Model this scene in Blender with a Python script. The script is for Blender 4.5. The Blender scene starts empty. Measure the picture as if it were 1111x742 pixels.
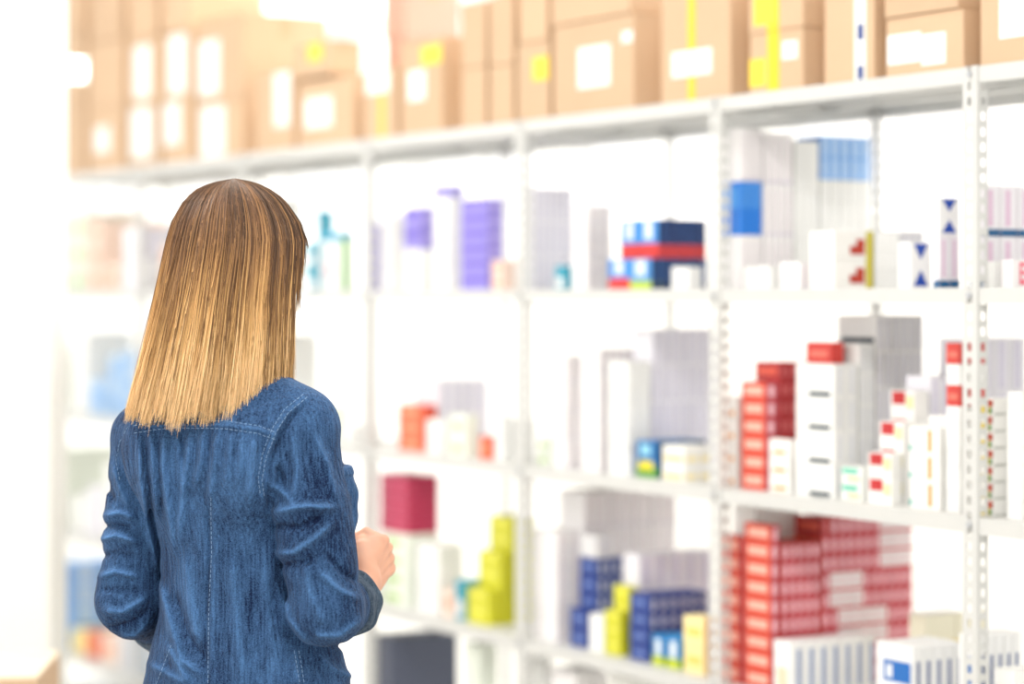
import bpy, math, random
import numpy as np
from mathutils import Vector, Matrix
from mathutils.bvhtree import BVHTree

random.seed(7); RNG = np.random.default_rng(7)
scene = bpy.context.scene
COL = scene.collection
FPX = 2623.0; CX = 555.5; HOR = 322.0; EYE = 1.47      # focal length in px, image centre, horizon row, eye height

# ------------------------------------------------------------------ camera, world, lights
cd = bpy.data.cameras.new('camera'); cam = bpy.data.objects.new('camera', cd); COL.objects.link(cam)
cam.location = (0, 0, EYE); cam.rotation_euler = (math.pi/2, 0, 0)
cd.sensor_width = 36.0; cd.lens = FPX*36.0/1111.0
cd.shift_y = -(371.0-HOR)/1111.0
cd.clip_start = 0.1; cd.clip_end = 100
cd.dof.use_dof = True; cd.dof.focus_distance = 4.06; cd.dof.aperture_fstop = 1.4
scene.camera = cam

w = bpy.data.worlds.new('world'); scene.world = w; w.use_nodes = True
bg = w.node_tree.nodes['Background']; bg.inputs[0].default_value = (1.0, 0.985, 0.96, 1); bg.inputs[1].default_value = 1.5

# ceiling luminaires and one added camera-side fill: long rows parallel to the shelving (s = along the rack, d = distance behind its front, negative = in the aisle)
P0 = (0.895, 4.726); U = (-0.516, 0.8566); DD = (0.8566, 0.516)
RZ = math.atan2(-U[1], -U[0])                             # local x = towards the near end, local y = into the shelf
def luminaire(name, s, d, z, length, width, power, color):
    l = bpy.data.lights.new(name, 'AREA'); l.shape = 'RECTANGLE'; l.size = length; l.size_y = width
    l.energy = power; l.color = color
    o = bpy.data.objects.new(name, l); COL.objects.link(o)
    o.location = (P0[0]+U[0]*s+DD[0]*d, P0[1]+U[1]*s+DD[1]*d, z); o.rotation_euler = (0, 0, RZ)
luminaire('ceiling_light_aisle', 2.0, -0.75, 3.3, 5.0, 0.3, 22, (1, 0.97, 0.93))
luminaire('ceiling_light_left', 1.2, -2.6, 3.3, 4.0, 0.3, 45, (1, 0.97, 0.93))
luminaire('fill_light_near', -2.6, -2.0, 3.3, 2.4, 0.3, 62, (1, 0.98, 0.95))  # unseen fill, added to lift the camera-facing box sides
luminaire('ceiling_light_rear_aisle', 4.5, 1.25, 3.3, 9.0, 0.3, 190, (1, 0.985, 0.96))

vs = scene.view_settings
vs.view_transform = 'Standard'; vs.look = 'None'; vs.gamma = 1.0; vs.use_curve_mapping = False
vs.exposure = 0.28

# ------------------------------------------------------------------ helpers
def lin(c):
    return tuple((v/255/12.92 if v/255 <= 0.04045 else ((v/255+0.055)/1.055)**2.4) for v in c[:3])
MATS = {}
def mat(name, rgb, rough=0.5, var=0.0, noise=None, metallic=0.0, spec=0.4):
    """plain procedural material; var = per-object brightness spread, noise = (scale, amount) soft mottling"""
    if name in MATS: return MATS[name]
    m = bpy.data.materials.new(name); m.use_nodes = True; nt = m.node_tree; b = nt.nodes['Principled BSDF']
    b.inputs['Roughness'].default_value = rough; b.inputs['Metallic'].default_value = metallic
    b.inputs['Specular IOR Level'].default_value = spec
    c = lin(rgb) + (1,)
    b.inputs['Base Color'].default_value = c
    if var or noise:
        hs = nt.nodes.new('ShaderNodeHueSaturation'); hs.inputs['Color'].default_value = c
        val = nt.nodes.new('ShaderNodeMath'); val.operation = 'ADD'; val.inputs[0].default_value = 1.0; val.inputs[1].default_value = 0.0
        if var:
            oi = nt.nodes.new('ShaderNodeObjectInfo'); mr = nt.nodes.new('ShaderNodeMapRange')
            mr.inputs[3].default_value = -var; mr.inputs[4].default_value = var
            nt.links.new(oi.outputs['Random'], mr.inputs[0]); nt.links.new(mr.outputs[0], val.inputs[1])
        if noise:
            tc = nt.nodes.new('ShaderNodeTexCoord'); nz = nt.nodes.new('ShaderNodeTexNoise'); nz.inputs['Scale'].default_value = noise[0]
            nz.inputs['Detail'].default_value = 4
            nt.links.new(tc.outputs['Object'], nz.inputs['Vector'])
            mr2 = nt.nodes.new('ShaderNodeMapRange'); mr2.inputs[3].default_value = 1-noise[1]; mr2.inputs[4].default_value = 1+noise[1]
            nt.links.new(nz.outputs['Fac'], mr2.inputs[0]); nt.links.new(mr2.outputs[0], val.inputs[0])
        nt.links.new(val.outputs[0], hs.inputs['Value']); nt.links.new(hs.outputs[0], b.inputs['Base Color'])
    MATS[name] = m
    return m
def cmat(rgb, rough=0.45):
    return mat('print_%d_%d_%d' % tuple(rgb), rgb, rough, var=0.03)

def link(name, me, parent=None, loc=None, rz=None):
    o = bpy.data.objects.new(name, me); COL.objects.link(o)
    if parent: o.parent = parent
    if loc is not None: o.location = loc
    if rz is not None: o.rotation_euler = (0, 0, rz)
    return o
def tag(o, label, cat, group=None):
    o['label'] = label; o['category'] = cat
    if group: o['group'] = group
    return o
def struct(o, label=None):
    o['kind'] = 'structure'
    if label: o['label'] = label
    return o
class MB:
    def __init__(s): s.v = []; s.f = []; s.m = []
    def box(s, x0, x1, y0, y1, z0, z1, m=0):
        n = len(s.v)
        s.v += [(x0,y0,z0),(x1,y0,z0),(x1,y1,z0),(x0,y1,z0),(x0,y0,z1),(x1,y0,z1),(x1,y1,z1),(x0,y1,z1)]
        for q in ((0,3,2,1),(4,5,6,7),(0,1,5,4),(1,2,6,5),(2,3,7,6),(3,0,4,7)):
            s.f.append(tuple(n+i for i in q)); s.m.append(m)
        return s
    def quad(s, a, b, c, d, m=0):
        n = len(s.v); s.v += [a, b, c, d]; s.f.append((n, n+1, n+2, n+3)); s.m.append(m)
    def poly(s, pts, m=0):
        n = len(s.v); s.v += list(pts); s.f.append(tuple(range(n, n+len(pts)))); s.m.append(m)
    def tube(s, pts, r, seg=6, m=0, cap=True):
        pts = [Vector(p) for p in pts]; rings = []
        for i, p in enumerate(pts):
            t = (pts[min(i+1, len(pts)-1)]-pts[max(i-1, 0)]).normalized()
            a = t.orthogonal().normalized(); b = t.cross(a)
            if i and rings:
                a = (pa-t*pa.dot(t)).normalized(); b = t.cross(a)
            pa = a; rr = r[i] if isinstance(r, (list, tuple)) else r
            n = len(s.v)
            for k in range(seg):
                an = 2*math.pi*k/seg; s.v.append(tuple(p+(a*math.cos(an)+b*math.sin(an))*rr))
            rings.append(n)
        for i in range(len(rings)-1):
            for k in range(seg):
                s.f.append((rings[i]+k, rings[i]+(k+1) % seg, rings[i+1]+(k+1) % seg, rings[i+1]+k)); s.m.append(m)
        if cap:
            s.f.append(tuple(rings[0]+k for k in reversed(range(seg)))); s.m.append(m)
            s.f.append(tuple(rings[-1]+k for k in range(seg))); s.m.append(m)
        return s
    def mesh(s, name, mats, smooth=False, bevel=0):
        me = bpy.data.meshes.new(name); me.from_pydata(s.v, [], s.f)
        for m in mats: me.materials.append(m)
        me.polygons.foreach_set('material_index', s.m)
        if smooth: me.polygons.foreach_set('use_smooth', [True]*len(s.f))
        me.update()
        return me
def bevel(o, wdt, seg=2):
    b = o.modifiers.new('bevel', 'BEVEL'); b.width = wdt; b.segments = seg; b.limit_method = 'ANGLE'
    return o

# ------------------------------------------------------------------ shelf frame: s = along the row (away from camera), d = depth behind the front, z
BAY = 0.849
def WP(s, d, z): return (P0[0]+U[0]*s+DD[0]*d, P0[1]+U[1]*s+DD[1]*d, z)
def pix(s, d):
    x, y, _ = WP(s, d, 0); return CX+FPX*x/y
def s_of(px, d):
    k = (px-CX)/FPX
    return (P0[0]+DD[0]*d-k*(P0[1]+DD[1]*d))/(-U[0]+U[1]*k)
def d_of(px, s):
    k = (px-CX)/FPX; x0 = P0[0]+U[0]*s; y0 = P0[1]+U[1]*s
    return (k*y0-x0)/(DD[0]-DD[1]*k)
def z_of(py, s, d):
    return EYE+(HOR-py)*WP(s, d, 0)[1]/FPX

# ------------------------------------------------------------------ the room
M_wall = mat('wall_paint', (246, 246, 243), 0.7, noise=(3, 0.02))
M_floor = mat('floor_vinyl', (214, 212, 206), 0.35, noise=(6, 0.05))
M_metal = mat('shelf_white_enamel', (212, 212, 210), 0.38, noise=(8, 0.02))
M_bolt = mat('bolt_zinc', (190, 192, 196), 0.3, metallic=0.9)
M_frame = mat('window_frame_white', (240, 240, 240), 0.4)
fl = MB().box(-6, 6, -2, 15, -0.1, 0).mesh('floor', [M_floor]); struct(link('floor', fl))
# back wall with a clerestory band of windows
WD = 1.95; WS0, WS1 = -0.8, 11.6; WZ0, WZ1, WTOP = 1.745, 2.75, 3.3
wb = MB()
wb.box(-WS1, -WS0, 0, 0.2, 0, WZ0)
wb.box(-WS1, -WS0, 0, 0.2, WZ1, WTOP)
NWIN = 9; pier = 0.10; ww = (WS1-WS0-pier*(NWIN+1))/NWIN
for i in range(NWIN+1):
    x = -WS1+i*(ww+pier); wb.box(x, x+pier, 0, 0.2, WZ0, WZ1)
struct(link('wall_back', wb.mesh('wall_back', [M_wall]), None, WP(0, WD, 0), RZ))
gm = bpy.data.materials.new('window_glass'); gm.use_nodes = True; nt = gm.node_tree; nt.nodes.remove(nt.nodes['Principled BSDF'])
tr = nt.nodes.new('ShaderNodeBsdfTransparent'); gl = nt.nodes.new('ShaderNodeBsdfGlossy'); gl.inputs['Roughness'].default_value = 0.02
mx = nt.nodes.new('ShaderNodeMixShader'); mx.inputs[0].default_value = 0.06
nt.links.new(tr.outputs[0], mx.inputs[1]); nt.links.new(gl.outputs[0], mx.inputs[2]); nt.links.new(mx.outputs[0], nt.nodes['Material Output'].inputs[0])
for i in range(NWIN):
    x0 = -WS1+pier+i*(ww+pier); x1 = x0+ww; xm = (x0+x1)/2
    c = WP(-xm, WD+0.08, WZ0); e = struct(link('window_%d' % (i+1), None, None, c, RZ))
    hw = ww/2; H = WZ1-WZ0; t = 0.045
    f = MB().box(-hw, hw, 0, 0.06, 0, t).box(-hw, hw, 0, 0.06, H-t, H).box(-hw, -hw+t, 0, 0.06, t, H-t).box(hw-t, hw, 0, 0.06, t, H-t).box(-0.02, 0.02, 0, 0.06, t, H-t)
    link('window_frame', f.mesh('window_frame', [M_frame]), e)
    for a, b in ((-hw+t, -0.02), (0.02, hw-t)):
        link('pane', MB().box(a, b, 0.027, 0.033, t, H-t).mesh('pane', [gm]), e)
# ceiling over the room and the wall behind the photographer; the left side stays open to a glazed front
struct(link('ceiling', MB().box(-4.5, 8.5, -1.7, 15, 3.4, 3.5).mesh('ceiling', [M_wall])))
struct(link('wall_front', MB().box(-4.5, 8.5, -1.7, -1.5, 0, 3.4).mesh('wall_front', [M_wall])))
# white wall end on the left, in front of the far end of the shelves
wl = MB().box(-4.5, (55-CX)/FPX*6.6, 6.6, 6.85, 0, 3.3)
struct(bevel(link('wall_left', wl.mesh('wall_left', [M_wall])), 0.008))
bl = MB().box(-4.5, (55-CX)/FPX*6.6+0.012, 6.588, 6.862, 0, 0.1)
struct(link('baseboard_left', bl.mesh('baseboard_left', [M_frame])))

# ------------------------------------------------------------------ the shelving: slotted angle posts and lipped boards
TOPS = [1.920, 1.488, 1.039, 0.597, 0.150]
DEP = 0.47; LIP = 0.032
shelf = tag(link('shelving_rack', None, None, WP(0, 0, 0), RZ),
            'long white slotted-angle metal shelving rack holding all the medicine boxes', 'shelving')
PW, PT, PITCH, HOLE = 0.042, 0.0025, 0.030, 0.012
def post_mesh(sy, sx):
    """slotted angle: one flange along x, one along y, with a column of real holes in each"""
    b = MB(); H = 1.921
    def flange(ax):
        def bx(a0, a1, z0, z1):
            if ax == 'x': b.box(*(sorted((a0*sx, a1*sx))), *(sorted((0, PT*sy))), z0, z1)
            else: b.box(*(sorted((0, PT*sx))), *(sorted((a0*sy, a1*sy))), z0, z1)
        fw = PW if ax == 'x' else 0.028
        m0 = (fw-HOLE)/2+0.002; m1 = m0+HOLE
        st = 0 if ax == 'x' else PT
        bx(st, m0, 0, H); bx(m1, fw, 0, H)
        z = 0.0
        while z < H-1e-6:
            bx(m0, m1, z, min(z+PITCH-HOLE-0.004, H)); z += PITCH
    flange('x'); flange('y')
    return b.mesh('post', [M_metal])
pm = {(sy, sx): post_mesh(sy, sx) for sy in (1, -1) for sx in (1, -1)}
for n in range(-1, 7):
    sx = -1
    link('post', pm[(1, sx)], shelf, (-n*BAY+PW/2, 0, 0)); link('post', pm[(-1, sx)], shelf, (-n*BAY+PW/2, DEP, 0))
def board_mesh():
    b = MB(); x0, x1 = -BAY+0.004, -0.004; y0, y1 = PT+0.001, DEP-PT-0.001
    b.box(x0, x1, y0, y1, -0.0015, 0)
    for a0, a1 in ((y0, y0+0.0015), (y1-0.0015, y1)): b.box(x0, x1, a0, a1, -LIP, -0.0015)
    b.box(x0, x0+0.0015, y0+0.0015, y1-0.0015, -LIP, -0.0015); b.box(x1-0.0015, x1, y0+0.0015, y1-0.0015, -LIP, -0.0015)
    b.box(x0+0.0015, x1-0.0015, y0+0.0015, y0+0.014, -LIP, -LIP+0.0015)       # returned lip
    for yy in (0.16, 0.30): b.box(x0+0.0015, x1-0.0015, yy, yy+0.035, -0.018, -0.0015)   # stiffening ribs
    return b.mesh('shelf_board', [M_metal])
bm_ = board_mesh()
bolt = MB().tube([(0, 0.001, 0), (0, -0.005, 0)], 0.0065, 6).mesh('bolt', [M_bolt])
for n in range(-1, 6):
    for z in TOPS: link('shelf_board', bm_, shelf, (-n*BAY, 0, z))
for n in range(-1, 7):
    for z in TOPS: link('bolt', bolt, shelf, (-n*BAY, 0, z-0.015))

# ------------------------------------------------------------------ boxes of medicine
ORD = ['', 'first', 'second', 'third', 'fourth', 'fifth', 'sixth', 'seventh', 'eighth', 'ninth', 'tenth', 'eleventh', 'twelfth',
       'thirteenth', 'fourteenth', 'fifteenth', 'sixteenth', 'seventeenth', 'eighteenth', 'nineteenth', 'twentieth']
# kind: base colour, prints = list of (face, u0, u1, v0, v1, colour); faces F front, R near side, T top
KINDS = {
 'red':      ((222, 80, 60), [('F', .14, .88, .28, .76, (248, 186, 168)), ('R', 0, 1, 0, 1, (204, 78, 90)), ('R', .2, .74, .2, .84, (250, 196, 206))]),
 'darkred':  ((184, 52, 56), [('R', .25, .75, .2, .8, (216, 112, 114)), ('F', .1, .9, .3, .7, (226, 96, 74))]),
 'redplain': ((214, 66, 58), [('F', .15, .85, .3, .6, (228, 120, 104))]),
 'pinkwhite':((247, 238, 240), [('R', 0, 1, 0, .16, (214, 74, 84)), ('R', .25, .6, .3, .85, (250, 214, 220))]),
 'white':    ((246, 246, 244), []),
 'whitebar': ((245, 245, 243), [('F', .35, .9, .02, .16, (38, 58, 72)), ('R', .3, .7, .1, .9, (232, 233, 237))]),
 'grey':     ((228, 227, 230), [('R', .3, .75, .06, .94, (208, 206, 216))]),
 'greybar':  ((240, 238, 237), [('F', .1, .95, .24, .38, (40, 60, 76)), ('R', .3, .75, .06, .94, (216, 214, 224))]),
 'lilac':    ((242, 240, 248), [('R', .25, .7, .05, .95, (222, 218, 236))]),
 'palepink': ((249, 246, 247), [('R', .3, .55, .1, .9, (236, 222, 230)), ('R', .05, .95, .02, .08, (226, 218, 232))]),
 'blueline': ((240, 236, 242), [('R', .3, .6, .2, .9, (228, 196, 220)), ('R', 0, 1, 0, .14, (24, 92, 142)), ('F', 0, 1, 0, .14, (24, 92, 142))]),
 'blue':     ((30, 126, 226), [('R', .3, .75, .5, .98, (96, 172, 246)), ('F', .1, .9, .5, .9, (70, 156, 236))]),
 'skyblue':  ((140, 190, 250), [('R', .25, .7, .06, .94, (196, 222, 253)), ('F', 0, 1, 0, 1, (92, 156, 236))]),
 'olive':    ((248, 246, 242), [('R', .82, 1, 0, 1, (204, 190, 30)), ('R', .40, .78, .18, .48, (188, 52, 28)), ('R', .56, .78, .48, .72, (190, 58, 30))]),
 'triangle': ((248, 248, 248), [('TRI',)]),
 'redtag':   ((246, 245, 242), [('F', .08, .62, .5, .96, (196, 42, 46)), ('F', .66, .95, .35, .8, (242, 234, 176))]),
 'slash':    ((248, 247, 244), [('F', .62, .76, .1, .9, (244, 164, 90)), ('F', .0, .1, .1, .3, (110, 190, 180))]),
 'green':    ((244, 246, 242), [('F', .05, .8, .55, .9, (110, 205, 178)), ('F', .3, .9, .15, .4, (248, 210, 170))]),
 'orange':   ((247, 246, 243), [('F', .2, .8, .15, .35, (240, 160, 50))]),
 'yellowdot':((248, 247, 244), [('F', .0, .75, .05, .5, (222, 196, 40)), ('F', .45, .95, .5, .9, (190, 70, 40)), ('F', .7, .9, .1, .4, (80, 140, 70)), ('R', 0, .8, .0, .12, (205, 206, 200))]),
 'purple':   ((150, 138, 220), [('F', 0, 1, .55, .95, (120, 104, 208)), ('R', .1, .9, .3, .7, (176, 164, 232))]),
 'navyred':  ((30, 52, 98), [('F', 0, 1, .0, .38, (222, 50, 46)), ('R', 0, 1, .0, .34, (206, 60, 64)), ('F', 0, 1, .38, 1, (60, 146, 226)), ('F', .3, .7, .5, .95, (232, 240, 248)), ('R', .35, .6, .4, .95, (60, 88, 150))]),
 'navygreen':((28, 56, 104), [('F', 0, 1, .0, .28, (190, 214, 60)), ('F', 0, 1, .28, 1, (70, 150, 224)), ('F', .25, .75, .45, .95, (226, 238, 246)), ('R', .35, .6, .2, .95, (64, 100, 160))]),
 'navy':     ((34, 62, 140), [('F', .2, .8, .35, .6, (108, 132, 196)), ('R', .3, .7, .05, .8, (204, 208, 222))]),
 'lime':     ((214, 212, 44), [('F', .15, .85, .55, .85, (232, 228, 84))]),
 'cream':    ((252, 236, 170), [('F', .15, .85, .3, .6, (248, 216, 110))]),
 'bluegreen':((46, 140, 208), [('F', 0, 1, 0, .3, (200, 214, 40)), ('F', .25, .75, .35, .85, (236, 244, 248)), ('R', 0, 1, 0, .3, (110, 170, 60))]),
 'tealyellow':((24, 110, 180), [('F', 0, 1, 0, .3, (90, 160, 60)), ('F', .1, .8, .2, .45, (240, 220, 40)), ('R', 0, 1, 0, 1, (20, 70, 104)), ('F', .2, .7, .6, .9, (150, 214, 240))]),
 'whiteyellow':((248, 247, 242), [('R', .1, .9, .1, .4, (252, 238, 186)), ('F', .1, .9, .1, .4, (252, 232, 160))]),
 'magenta':  ((192, 44, 84), [('F', .1, .9, .35, .65, (216, 96, 130)), ('R', .1, .9, .35, .6, (208, 84, 118))]),
 'orangered':((236, 104, 62), [('F', .2, .8, .3, .7, (246, 160, 120)), ('R', 0, 1, .5, 1, (216, 70, 56))]),
 'stripew':  ((248, 248, 248), [('R', .5, .9, .06, .86, (158, 172, 204)), ('F', .2, .8, .1, .5, (238, 220, 190))]),
 'stripedark':((246, 246, 246), [('R', .4, .75, .02, .8, (104, 118, 160)), ('R', .0, 1, .0, .1, (70, 120, 170)), ('F', .2, .95, .5, .78, (30, 108, 190)), ('F', .28, .45, .55, .72, (236, 240, 246))]),
 'teal':     ((60, 164, 190), [('F', .1, .9, .1, .5, (246, 246, 246))]),
 'tealgreen':((240, 246, 246), [('F', 0, 1, .85, 1, (70, 170, 205)), ('R', 0, .55, 0, .9, (150, 206, 90)), ('R', 0, 1, .88, 1, (50, 150, 190)), ('F', .2, .6, .2, .5, (240, 206, 214))]),
 'slate':    ((86, 92, 112), []),
 'yellowbox':((250, 244, 220), [('R', 0, 1, .0, .35, (248, 222, 120)), ('T', 0, 1, 0, 1, (252, 250, 246))]),
 'palegreen':((238, 244, 232), [('F', .2, .7, .2, .6, (196, 222, 150))]),
 'paleblue': ((186, 214, 244), [('F', .1, .9, .3, .7, (140, 188, 240))]),
 'peach':    ((248, 222, 206), [('F', .2, .8, .3, .7, (246, 180, 150))]),
 'pinklogo': ((246, 242, 244), [('R', .4, .9, .1, .9, (244, 120, 140)), ('R', .5, .8, .3, .45, (246, 242, 244)), ('R', .5, .8, .6, .75, (246, 242, 244))]),
}
WORDS = {'red': 'red', 'darkred': 'dark red', 'redplain': 'plain red', 'pinkwhite': 'white box with pink print and red edge', 'white': 'plain white',
 'whitebar': 'white', 'grey': 'pale grey', 'greybar': 'grey', 'lilac': 'pale lilac'}
MESHC = {}
NAMES = {'red': 'red_medicine_box', 'darkred': 'red_medicine_box', 'redplain': 'red_medicine_box', 'pinkwhite': 'red_medicine_box', 'magenta': 'red_medicine_box',
         'navy': 'navy_medicine_box', 'navyred': 'navy_medicine_box', 'navygreen': 'navy_medicine_box', 'lime': 'yellow_medicine_box', 'purple': 'purple_medicine_box'}
def box_mesh(kind, ws, wd, h):
    key = (kind, round(ws, 4), round(wd, 4), round(h, 4))
    if key in MESHC: return MESHC[key]
    base, prints = KINDS[kind]; b = MB(); x = ws/2; y = wd/2
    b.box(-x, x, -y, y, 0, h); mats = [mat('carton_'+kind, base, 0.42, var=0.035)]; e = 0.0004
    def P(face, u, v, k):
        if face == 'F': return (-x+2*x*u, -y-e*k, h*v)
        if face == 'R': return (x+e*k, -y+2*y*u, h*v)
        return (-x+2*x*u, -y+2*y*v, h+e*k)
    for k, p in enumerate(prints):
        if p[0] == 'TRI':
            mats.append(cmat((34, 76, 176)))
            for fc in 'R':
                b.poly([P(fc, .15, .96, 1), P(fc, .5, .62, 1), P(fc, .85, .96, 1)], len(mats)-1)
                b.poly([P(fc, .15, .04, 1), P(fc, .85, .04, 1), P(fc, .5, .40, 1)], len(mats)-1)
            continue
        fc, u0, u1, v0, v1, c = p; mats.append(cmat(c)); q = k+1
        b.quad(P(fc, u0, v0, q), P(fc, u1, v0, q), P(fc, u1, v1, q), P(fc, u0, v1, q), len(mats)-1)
    me = b.mesh('medicine_box', mats); MESHC[key] = me
    return me
FOOT = []
def fill(kind, s0, s1, d0, d1, zb, zt, rows, nd, desc, ns=1, name='medicine_box', skip=None, alt=None, cat='box', jit=0.002, take=None):
    """a block of boxes: rows high, nd deep, ns wide, each one its own object"""
    ws = (s1-s0)/ns; wd = (d1-d0)/nd; h = (zt-zb)/rows
    g = 0.0012
    for r in range(rows):
        for i in range(nd):
            for j in range(ns):
                kk = kind
                if skip and skip(r, i, j): continue
                if alt:
                    kk = alt(r, i, j) or kind
                if take is not None: dsc = take(kk)
                else: dsc = desc
                me = box_mesh(kk, ws-2*g, wd-2*g, h-0.0006)
                s = s0+(j+.5)*ws; d = d0+(i+.5)*wd
                o = link(NAMES.get(kk, name) if name == 'medicine_box' else name, me, None, WP(s+random.uniform(-jit, jit)*.4, d+(random.uniform(-jit, jit)*.25), zb+r*h), RZ+random.uniform(-.004, .004))
                bits = []
                if rows > 1:
                    ft = rows-r
                    bits.append('topmost' if ft == 1 else ('lowest' if r == 0 else ORD[ft]+' from top') if rows <= 20 else '')
                if nd > 1: bits.append('front' if i == 0 else ('rearmost' if i == nd-1 else ORD[min(i+1, 20)]+' from front'))
                if ns > 1: bits.append(ORD[j+1]+' from the right')
                tag(o, dsc+(', '+', '.join(bits) if bits else ''), cat, desc)
    FOOT.append((desc, s0, s1, d0, d1, zb, zt))
def row(xl, xm, d0, lvl, segs, yb=None, zb=None):
    """one row of stacks running into the shelf. segs: (kind, right px or depth m, top px, rows, nd, desc[, opts])"""
    s0 = s_of(xm, d0); s1 = s_of(xl, d0); d = d0; base = TOPS[lvl] if zb is None else zb
    out = []
    for sg in segs:
        kind, xr, yt, rows, nd, desc = sg[:6]; op = sg[6] if len(sg) > 6 else {}
        op = dict(op); d1 = xr if xr < 1 else d_of(xr, s0)
        d1 = min(d1, DEP-0.012)
        if d1 < d+0.012: d1 = d+0.012
        zbb = op.pop('zb', base)
        zt = z_of(yt, s0, d)
        fill(kind, s0, s1, d, d1, zbb, zt, rows, nd, desc, **op)
        out.append((s0, s1, d, d1, zt)); d = d1+0.004
    return out
# ---- upper shelf (level 1)
sA = s_of(943, .42)
def top_alt(kind, n): return lambda r, i, j: kind if r >= n else None
row(pix(sA+.09, .05), pix(sA, .05), .05, 1, [
    ('palepink', 827, 138, 3, 5, 'pale box in tall stack with blue, upper shelf', {'alt': lambda r, i, j: 'blue' if r == 1 else None,
        'take': lambda k: 'bright blue box mid stack, upper shelf' if k == 'blue' else 'pale box in tall stack around blue, upper shelf'}),
    ('palepink', 861, 143, 3, 5, 'pale pink striped box behind blue stack, upper shelf'),
    ('white', 889, 152, 3, 3, 'white box before sky blue stack, upper shelf'),
    ('white', 944, 147, 7, 5, 'white box in stack topped sky blue', {'alt': top_alt('skyblue', 5),
        'take': lambda k: 'sky blue box crowning rear stack' if k == 'skyblue' else 'white box under sky blue boxes'})])
row(806, 836, .05, 1, [('white', 862, 288, 1, 2, 'low white box at foot of blue stack')])
row(846, 868, .05, 1, [('palepink', 893, 284, 1, 2, 'low pale pink box left of red-marked carton')])
row(878, 905, .05, 1, [('olive', 948, 250, 2, 1, 'white carton with red marks and olive stripe'),
    ('white', 976, 252, 3, 1, 'white box behind olive striped carton'),
    ('grey', 1003, 250, 1, 4, 'grey striped box behind blue triangle carton')])
row(974, 988, .05, 1, [('triangle', 1011, 262, 1, 1, 'white carton with two blue triangles, lower one')])
o5 = row(1012, 1019, .05, 1, [('blueline', 1042, 254, 1, 2, 'white box with blue base under triangle carton')])
fill('triangle', o5[0][0], o5[0][1], o5[0][2], o5[0][3], o5[0][4], z_of(214, o5[0][0], .05), 1, 1, 'white carton with two blue triangles, higher one')
row(1052, 1066, .09, 1, [('blueline', .42, 200, 2, 7, 'white box with blue line right of post')])
row(1066, 1079, .05, 1, [('white', .085, 283, 1, 1, 'small white box right of tall post, upper shelf')])
row(1086, 1099, .05, 1, [('pinklogo', 1118, 281, 1, 1, 'white box with pink loops at right edge')])
# ---- middle shelf (level 2), bay beside the right post
row(784, 799, .05, 2, [('orange', .12, 430, 4, 1, 'small white box left of red tower, middle shelf')])
row(804, 830, .05, 2, [('red', 844, 415, 6, 1, 'red box in narrow front tower, middle shelf'),
    ('darkred', 880, 393, 7, 5, 'dark red box in rear block, middle shelf')])
row(834, 857, .05, 2, [('orange', 866, 477, 3, 1, 'white box with orange mark beside red tower')])
wt = row(863, 905, .05, 2, [('whitebar', 931, 395, 4, 2, 'white box with black bar, front tower'),
    ('whitebar', 949, 373, 5, 2, 'white box with black bar, taller tower'),
    ('greybar', 1002, 342, 5, 6, 'grey box of tallest stack, middle shelf')])
a = wt[0]; fill('redplain', a[0]+.035, a[1]-.01, a[2]+.02, a[3]-.01, a[4], a[4]+.046, 1, 1, 'lone red box on top of white bar tower')
row(912, 935, .05, 2, [('green', 950, 507, 2, 1, 'white box with green corner, middle shelf')])
row(941, 968, .05, 2, [('redtag', 979, 492, 2, 1, 'white box with red tag, front pile'),
    ('redtag', 991, 458, 3, 1, 'white box with red tag, second pile'), ('redtag', 1008, 424, 4, 1, 'white box with red tag, rear pile'),
    ('lilac', 1044, 408, 2, 3, 'lilac box behind red-tag piles'), ('lilac', .42, 367, 3, 4, 'tall lilac box rearmost behind post')])
row(986, 1019, .05, 2, [('slash', 1038, 464, 3, 1, 'white box with orange slash, front stack'), ('slash', 1060, 452, 3, 1, 'white box with orange slash, rear stack')])
row(1026, 1041, .06, 2, [('white', .13, 372, 8, 1, 'white box hugging left of post, middle shelf', {'alt': lambda r, i, j: 'redplain' if r in (5, 7) else None,
    'take': lambda k: 'red box hugging left of post' if k == 'redplain' else 'white box hugging left of post, middle shelf'})])
row(1062, 1078, .05, 2, [('yellowdot', 1128, 432, 7, 3, 'white box with yellow dots right of post')])
row(1092, 1108, .05, 2, [('white', 1140, 425, 7, 2, 'white box of right-edge stack, middle shelf')])
# ---- lower shelf (level 3): the red wall of boxes
lt = row(779, 803, .05, 3, [('red', 818, 583, 8, 1, 'orange-red box in leftmost front tower'), ('red', 868, 590, 8, 4, 'red box behind leftmost tower')])
a = lt[1]; fill('white', a[0], a[1], a[2], a[3], a[4], z_of(550, a[0], a[2]), 1, 1, 'plain white carton lying on leftmost red stack')
def pw(r, i, j):
    t = 8-r
    if (t in (3, 4) and 1 <= i <= 4) or (t in (0, 1, 2) and i >= 7) or (t in (5, 6) and 2 <= i <= 7): return 'pinkwhite'
    return 'darkred' if (t == 0 and i == 0) else None
row(807, 836, .05, 3, [('red', 846, 570, 9, 1, 'orange-red box in second front tower'), ('red', 890, 590, 8, 5, 'red box between tower and red wall'),
    ('red', 1000, 562, 9, 11, 'red striped box in big red wall', {'alt': pw,
     'take': lambda k: {'pinkwhite': 'white-faced box in big red wall', 'darkred': 'darkest red box in big red wall'}.get(k, 'pink striped red box, big red wall')})])
row(839, 858, .05, 3, [('stripew', 950, 697, 1, 7, 'white box with blue side stripe below red wall')])
row(950, 990, .05, 3, [('stripedark', 1046, 702, 1, 5, 'white box with blue label, near right post')])
row(986, 1004, .28, 3, [('yellowbox', 1100, 668, 2, 2, 'white and yellow box at the rear, lower shelf')])
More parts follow.
